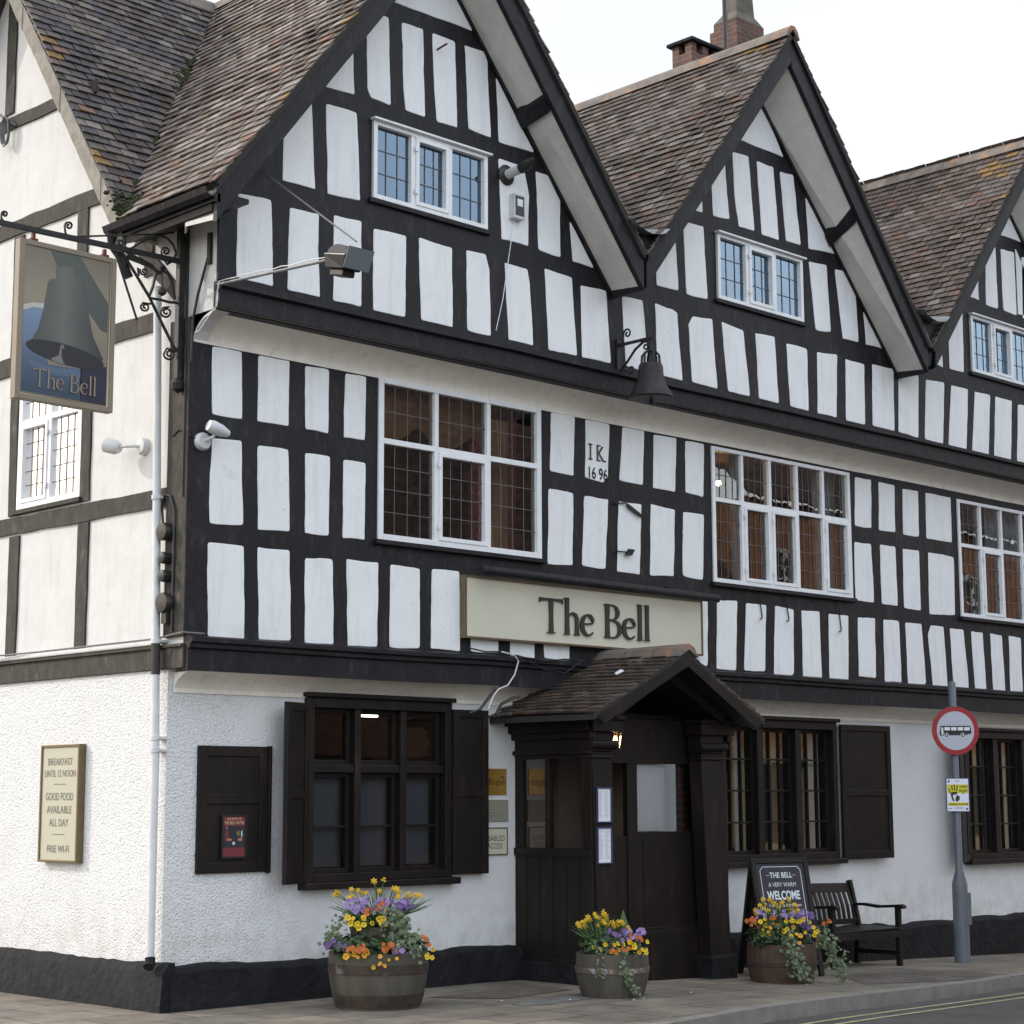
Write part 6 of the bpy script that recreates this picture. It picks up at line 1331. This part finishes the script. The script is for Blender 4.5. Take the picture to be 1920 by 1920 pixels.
# ------------------------------------------------------------------ barrels and flowers
FM = {k_: MAT('petal_'+k_, c_, .6) for k_, c_ in (('yellow', (.62, .42, .01)), ('gold', (.60, .30, .01)), ('orange', (.42, .11, .02)), ('purple', (.14, .08, .24)), ('lilac', (.29, .20, .44)), ('daff', (.60, .44, .02)), ('dark', (.04, .01, .02)), ('white', (.75, .7, .6)))}
LG = MAT('leaf_green', (.045, .085, .022), .6, var=.4, vscale=30); LD = MAT('leaf_dark', (.02, .045, .018), .6, var=.4, vscale=30); LI = MAT('ivy_variegated', (.075, .105, .055), .55, var=.4, vscale=40, col2=(.30, .32, .20), c2scale=60, c2lo=.55, c2hi=.65); ST = MAT('daffodil_stem', (.05, .10, .03), .6)
def orient(c, nrm, rollv=0.0):
    n = Vector(nrm).normalized(); a = n.orthogonal().normalized(); b_ = n.cross(a); ca, sa = math.cos(rollv), math.sin(rollv)
    return Pl(c, a*ca+b_*sa, b_*ca-a*sa, n)
def pansy_mesh(col, r=.026):
    b = MB(); pl = Pl((0, 0, 0), (1, 0, 0), (0, 1, 0), (0, 0, 1))
    for i, a_ in enumerate((90, 18, 162, 234+15, 306-15)):
        cx, cy = r*.55*math.cos(R(a_)), r*.55*math.sin(R(a_)); pts = [pl.to(cx+r*.62*math.cos(R(q)), cy+r*.62*math.sin(R(q)), .004*math.cos(R(q-a_))+.0012*i) for q in range(0, 360, 45)]
        b.add(pts, [tuple(range(8))], 0)
    b.add([pl.to(r*.28*math.cos(R(q)), r*.28*math.sin(R(q)), .009) for q in range(0, 360, 60)], [tuple(range(6))], 1)
    b.add([pl.to(r*.1*math.cos(R(q)), r*.1*math.sin(R(q)), .010) for q in range(0, 360, 90)], [tuple(range(4))], 2)
    return b
def flower_obj(name, mb, mats):
    o = mb.build(name, mats, None, recalc=False); return o
PROTO = {}
for k_, (m1, m2) in {'yellow': ('yellow', 'dark'), 'gold': ('gold', 'dark'), 'orange': ('orange', 'orange'), 'purple': ('purple', 'dark'), 'lilac': ('lilac', 'purple')}.items():
    PROTO[k_] = flower_obj('pansy', pansy_mesh(k_), [FM[m1], FM[m2], FM['yellow']]).data
dm = MB()
for i in range(6):
    a_ = R(60*i); r_ = .03
    dm.add([(.004*math.cos(a_+1.57), .004*math.sin(a_+1.57), 0), (r_*.55*math.cos(a_+.35), r_*.55*math.sin(a_+.35), .003), (r_*math.cos(a_), r_*math.sin(a_), -.002), (r_*.55*math.cos(a_-.35), r_*.55*math.sin(a_-.35), .003), (.004*math.cos(a_-1.57), .004*math.sin(a_-1.57), 0)], [(0, 1, 2, 3, 4)], 0)
dm.lathe((0, 0, 0), [(.006, 0), (.008, .012), (.012, .022)], 8, mi=1)
PROTO['daff'] = flower_obj('daffodil', dm, [FM['daff'], FM['gold']]).data
for o in [o for o in bpy.data.objects if o.name.split('.')[0] in ('pansy', 'daffodil')]: bpy.data.objects.remove(o)
def put(kind, c, nrm, t, sc=1.0, name='pansy'):
    o = bpy.data.objects.new(name, PROTO[kind]); COL.objects.link(o); pl = orient(c, nrm, random.random()*6)
    m_ = Matrix((pl.U*sc, pl.V*sc, pl.N*sc)).transposed().to_4x4(); m_.translation = c-t.location
    o.parent = t; o.matrix_basis = m_; return o
def leaves(b, c, r, n, s, flat=.6, mi=0, up=.6):
    for _ in range(n):
        while True:
            d = Vector((random.uniform(-1, 1), random.uniform(-1, 1), random.uniform(-1, 1)))
            if d.length <= 1: break
        p = c+Vector((d.x*r[0], d.y*r[1], d.z*r[2])); nn = (d+Vector((0, 0, up))+Vector((random.gauss(0, .4), random.gauss(0, .4), 0))).normalized()
        pl = orient(p, nn, random.random()*6); q = s*(.6+.8*random.random())
        b.add([pl.to(-.0, -q, 0), pl.to(q*.55, -q*.2, q*.12), pl.to(q*.32, q*.6, 0), pl.to(0, q, -q*.15), pl.to(-q*.32, q*.6, 0), pl.to(-q*.55, -q*.2, q*.12)], [(0, 1, 2, 3), (0, 3, 4, 5)], mi)
def ivy_leaf(b, p, nn, q, roll):
    pl = orient(p, nn, roll); sh = [(0, -1), (.35, -.45), (.95, -.35), (.55, .15), (.6, .75), (.2, .45), (0, 1.0), (-.2, .45), (-.6, .75), (-.55, .15), (-.95, -.35), (-.35, -.45)]
    b.add([pl.to(u*q, v*q, .12*q*abs(u)) for u, v in sh], [tuple(range(12))])
def ivy(b, path, n, spread, s):
    for i in range(n):
        f = i/max(1, n-1)*(len(path)-1); k = min(int(f), len(path)-2); p = path[k].lerp(path[k+1], f-k)
        p = p+Vector((random.gauss(0, spread), random.gauss(0, spread), random.gauss(0, spread*.8))); ivy_leaf(b, p, (random.gauss(-.5, .35), random.gauss(-.7, .35), random.gauss(.35, .35)), s*(.6+.7*random.random()), random.random()*6)
toC = (CP-Vector((1.4, -1, .5))); toC.z = 0; toC.normalize(); rgt = Vector((-toC.y, toC.x, 0)) 
if rgt.dot(cr) < 0: rgt = -rgt
def barrel(name, label, cx, cy, rb, rt, h, hoops, mat=None, hoopm=None):
    z0 = gz(cx); t = thing(name, label, 'planter', (cx, cy, z0), 'wooden half barrel planters')
    stave = lambda a_, h_: 1-.010*abs(math.sin(a_*13))
    rr = lambda f: rb+(rt-rb)*f+.025*math.sin(math.pi*f)
    pf = [(rr(i/8), h*i/8) for i in range(9)]+[(rt-.025, h), (rt-.03, h-.06)]
    own(MB().lathe((cx, cy, z0), pf, 104, fn=stave).build('barrel', mat or M['barrel'], None, smooth=False), t)
    for f, w in hoops: own(MB().lathe((cx, cy, z0), [(rr(f-w/2/h)+.003, h*f-w/2), (rr(f-w/2/h)+.006, h*f-w/2+.002), (rr(f+w/2/h)+.006, h*f+w/2-.002), (rr(f+w/2/h)+.003, h*f+w/2)], 64).build('hoop', hoopm or M['hoop'], None, smooth=True), t)
    own(MB().lathe((cx, cy, z0), [(rt-.04, h-.05), (.001, h-.02)], 32).build('soil', M['soil'], None), t)
    return t, Vector((cx, cy, z0+h))
def loc(c, r_, d_, z_): return c+rgt*r_+toC*d_+Vector((0, 0, z_))
def facing(): return (toC+Vector((random.gauss(0, .35), random.gauss(0, .35), random.gauss(.25, .25)))).normalized()
def daffs(t, c, n, w, h0, h1, fan=.5, depth=.08):
    b = MB(); 
    for i in range(n):
        r_ = random.uniform(-1, 1); p0 = loc(c, r_*w*.55, random.gauss(0, depth), 0); p1 = loc(c, r_*w*(1+fan*.3)+random.gauss(0, .02), random.gauss(0, depth), random.uniform(h0, h1)*(1-.35*abs(r_)))
        mid = p0.lerp(p1, .55)+Vector((0, 0, .03)); top = p1+Vector((0, 0, .012)); b.tube([p0, mid, p1, top], .003, 4)
        put('daff', p1+toC*.012, facing()+Vector((0, 0, -.1)), t, .72+.4*random.random(), 'daffodil')
    for i in range(n*3):
        r_ = random.uniform(-1, 1); p0 = loc(c, r_*w*.6, random.gauss(0, depth), 0); p1 = loc(c, r_*w*(1.05+fan*.45)+random.gauss(0, .03), random.gauss(0, depth*1.3), random.uniform(h0*.6, h1*.9)*(1-.45*abs(r_)))
        b.beam(p0, p1, .009, .003, (toC.x, toC.y, .1), w2=.003)
    own(b.build('daffodil_stems', ST, None), t)
def pansies(t, spec):
    for kind, n, c, (sr, sd_, sz), sc in spec:
        for _ in range(int(n*1.8)):
            put(kind, c+rgt*random.uniform(-sr, sr)+toC*random.gauss(0, sd_)+Vector((0, 0, random.uniform(-sz, sz))), facing(), t, sc*.74*(.65+.5*random.random()))
# left: tiered, largest
t, c = barrel('barrel_planter', 'tall tiered half barrel of flowers under the ground floor window, largest of three', 1.43, -.97, .335, .40, .44, ((.16, .10), (.72, .075)))
own(MB().lathe(c+Vector((0, .0, -.04)), [(.17, 0), (.24, .24), (.215, .24), (.2, .22), (.001, .21)], 40).build('upper_tub', M['barrel'], None), t)
b = MB(); leaves(b, loc(c, 0, 0, .05), (.46, .36, .12), 1500, .026); leaves(b, loc(c, 0, 0, .24), (.28, .24, .12), 520, .024); own(b.build('foliage', LD, None, recalc=False), t)
b = MB(); leaves(b, loc(c, -.05, .12, .04), (.40, .25, .11), 420, .024); leaves(b, loc(c, -.05, .1, .26), (.22, .16, .08), 150, .024); own(b.build('foliage', LG, None, recalc=False), t)
b = MB(); ivy(b, [loc(c, .10, .22, .33), loc(c, .16, .30, .18), loc(c, .24, .34, .02)], 260, .06, .022); ivy(b, [loc(c, -.26, .1, .30), loc(c, -.36, .15, .14), loc(c, -.38, .2, .05)], 90, .035, .02); own(b.build('ivy', LI, None, recalc=False), t)
daffs(t, loc(c, .0, -.05, .26), 26, .28, .20, .31, 1.0)
pansies(t, [('lilac', 26, loc(c, -.02, .16, .37), (.25, .03, .05), 1), ('purple', 16, loc(c, .10, .15, .36), (.20, .03, .05), 1), ('orange', 8, loc(c, -.02, .22, .34), (.09, .02, .05), 1), ('yellow', 10, loc(c, -.10, .27, .24), (.15, .015, .045), 1.1),
 ('purple', 10, loc(c, -.30, .28, .07), (.13, .03, .04), .9), ('orange', 9, loc(c, -.04, .42, .055), (.20, .02, .03), 1.15), ('gold', 7, loc(c, -.14, .42, -.01), (.12, .02, .05), 1.1), ('gold', 4, loc(c, .05, .42, -.06), (.10, .01, .05), .8), ('lilac', 6, loc(c, .20, .38, .03), (.10, .02, .03), .9), ('orange', 3, loc(c, .38, .25, .09), (.04, .02, .04), 1.1), ('yellow', 3, loc(c, .40, .28, .0), (.04, .02, .06), 1)])
# middle
t, c = barrel('barrel_planter', 'small half barrel with yellow daffodils in front of the porch, middle of three', 3.37, -1.75, .262, .305, .36, ((.62, .045),), hoopm=MAT('hoop_worn', (.10, .07, .05), .7, var=.3, col2=(.28, .30, .31), c2scale=3.5, c2lo=.52, c2hi=.56))
b = MB(); leaves(b, loc(c, 0, 0, .05), (.31, .26, .11), 620, .022); own(b.build('foliage', LD, None, recalc=False), t)
b = MB(); leaves(b, loc(c, -.1, .05, .09), (.2, .18, .10), 260, .022); b.lathe(loc(c, .10, .0, .18), [(.03, -.12), (.05, -.05), (.045, .05), (.02, .12), (.004, .17)], 9); own(b.build('foliage', LG, None, recalc=False), t)
b = MB(); ivy(b, [loc(c, .05, .29, .04), loc(c, .07, .34, -.12), loc(c, .12, .33, -.25), loc(c, .20, .28, -.33)], 110, .022, .018); ivy(b, [loc(c, -.14, .26, .02), loc(c, -.13, .30, -.12), loc(c, -.12, .3, -.2)], 34, .022, .016); ivy(b, [loc(c, -.2, .2, .04), loc(c, .26, .2, .04)], 60, .03, .018); own(b.build('ivy', LI, None, recalc=False), t)
daffs(t, loc(c, -.10, .02, .10), 34, .19, .13, .27, .4)
pansies(t, [('lilac', 16, loc(c, .12, .15, .15), (.15, .03, .05), .9), ('purple', 8, loc(c, .02, .15, .17), (.08, .03, .04), .9), ('orange', 4, loc(c, .18, .2, .13), (.06, .02, .03), .9), ('yellow', 13, loc(c, .05, .24, .06), (.24, .02, .05), 1), ('orange', 4, loc(c, .04, .27, .03), (.09, .02, .02), 1)])
# right
t, c = barrel('barrel_planter', 'dark half barrel trailing ivy in front of the chalkboard, rightmost of three', 5.87, -1.62, .29, .315, .36, ((.5, .04),), mat=MAT('dark_barrel', (.060, .036, .022), .75, var=.35, vscale=8, bump=.3))
b = MB(); leaves(b, loc(c, 0, 0, .07), (.42, .30, .14), 900, .023); own(b.build('foliage', LD, None, recalc=False), t)
b = MB(); leaves(b, loc(c, -.05, .1, .12), (.34, .22, .12), 340, .022); own(b.build('foliage', LG, None, recalc=False), t)
b = MB(); ivy(b, [loc(c, .02, .28, .08), loc(c, .02, .36, -.06), loc(c, .08, .36, -.2), loc(c, .14, .34, -.30)], 300, .045, .020); ivy(b, [loc(c, .30, .2, .10), loc(c, .42, .2, .0), loc(c, .48, .22, -.16), loc(c, .50, .25, -.30)], 230, .045, .020); own(b.build('ivy', LI, None, recalc=False), t)
daffs(t, loc(c, -.02, -.03, .14), 26, .20, .18, .32, .5)
pansies(t, [('lilac', 20, loc(c, .0, .14, .27), (.26, .03, .04), .9), ('purple', 14, loc(c, .18, .2, .22), (.08, .03, .07), .95), ('orange', 9, loc(c, -.22, .22, .20), (.18, .03, .06), 1), ('yellow', 16, loc(c, -.02, .28, .16), (.30, .03, .08), 1), ('gold', 7, loc(c, .0, .28, .12), (.30, .03, .10), 1), ('orange', 3, loc(c, .38, .2, .2), (.05, .02, .02), .9)])
# fallen petals
for i, lab in enumerate(('pale petal on the paving just left of the middle barrel', 'pale petal on the paving in front of the middle barrel', 'pale petal on the paving right of the middle barrel', 'pale petal on the paving halfway to the largest barrel')):
    a_ = Vector(((2.85, -1.75), (3.2, -2.15), (4.1, -2.0), (2.4, -1.4))[i]+(0,)); a_.z = gz(a_.x)+.006
    b = MB(); b.prism([a_+Vector((.012*math.cos(R(q+i*20)), .012*math.sin(R(q+i*20)), 0)) for q in range(0, 360, 90)], [a_+Vector((.010*math.cos(R(q+i*20)), .012*math.sin(R(q+i*20)), .003)) for q in range(0, 360, 90)])
    tag(b.build('fallen_petal', FM['white']), lab, 'petal', 'petals fallen on the paving')

# ------------------------------------------------------------------ across the street (seen in the window glass)
cs = MAT('cream_shopfront', (.36, .31, .21), .7, var=.08); dk = MAT('dark_shop_glass', (.03, .03, .035), .2)
M['far_roof'] = brickmat('far_roof_tile', (.085, .05, .038), (.05, .035, .03), (.015, .012, .01), bw=.5, bh=.32, msize=.03)
Y0 = -17.5; Fo = Pl((0, Y0, 0), (1, 0, 0), (0, 0, 1), (0, 1, 0))
def terrace(label, x0, x1, ez, rz, rows, shop):
    op = thing('brick_terrace', label, 'building', ((x0+x1)/2, Y0, 0), 'brick buildings across the street')
    holes = []; n = int((x1-x0-1)/3.0)
    for i in range(n):
        x = x0+1.2+i*3.0
        for a_, c_ in rows: holes.append(rect(x, x+1.1, a_, c_))
    own(MB().plate(Fo, [rect(x0, x1, 2.9, ez)]+holes, -.3, 0).build('wall', M['brick_far'] if x0 > 20 else M['brick'], None), op)
    b = MB(); b.box(x0, x1, Y0-.3, Y0+.12, 2.55, 2.9)
    for i in range(n+1): b.box(x0+i*3.0, min(x1, x0+.9+i*3.0), Y0-.3, Y0+.06, -.8, 2.55)
    own(b.box(x0, x1, Y0-.3, Y0+.05, -.8, .5).build('shopfront', shop, None), op)
    own(MB().box(x0, x1, Y0-.25, Y0-.2, .5, 2.55).build('shop_pane', dk, None), op)
    for h in holes:
        u0, u1 = h[0][0], h[1][0]; v0, v1 = h[0][1], h[2][1]; b = MB()
        frame(b, Fo, u0, u1, v0, v1, .08, -.12, -.05); b.pb(Fo, u0+.08, u1-.08, (v0+v1)/2-.03, (v0+v1)/2+.03, -.12, -.05); b.pb(Fo, (u0+u1)/2-.025, (u0+u1)/2+.025, v0+.08, (v0+v1)/2-.03, -.12, -.06); b.pb(Fo, (u0+u1)/2-.025, (u0+u1)/2+.025, (v0+v1)/2+.03, v1-.08, -.12, -.06)
        w_ = own(b.build('window', M['whitewood'], None), op)
        p_ = MB().pb(Fo, u0+.08, u1-.08, v0+.08, v1-.08, -.16, -.14).build('pane', dk, w_); p_.matrix_parent_inverse = w_.matrix_parent_inverse.copy() if False else Matrix()
    b = MB(); b.prism([(x0, Y0+.4, ez-.05), (x1, Y0+.4, ez-.05), (x1, Y0-5, rz), (x0, Y0-5, rz)], [(x0, Y0+.4, ez+.05), (x1, Y0+.4, ez+.05), (x1, Y0-5, rz+.1), (x0, Y0-5, rz+.1)]); own(b.build('roof', M['far_roof'], None), op)
    own(MB().box(x0, x1, Y0-10, Y0-9.8, -.8, ez).box(x0, x0+.2, Y0-9.8, Y0-.3, -.8, ez).build('rear_wall', M['brick_far'], None), op)
terrace('lower brick terrace with a big tiled roof, reflected in the windows left of the porch', 8, 28.6, 6.4, 12.6, ((3.6, 5.2),), M['brick'])
terrace('taller orange brick terrace over cream shopfronts, reflected in the windows right of the porch', 28.8, 62, 9.3, 13.2, ((3.7, 5.2), (6.5, 8.1)), cs)
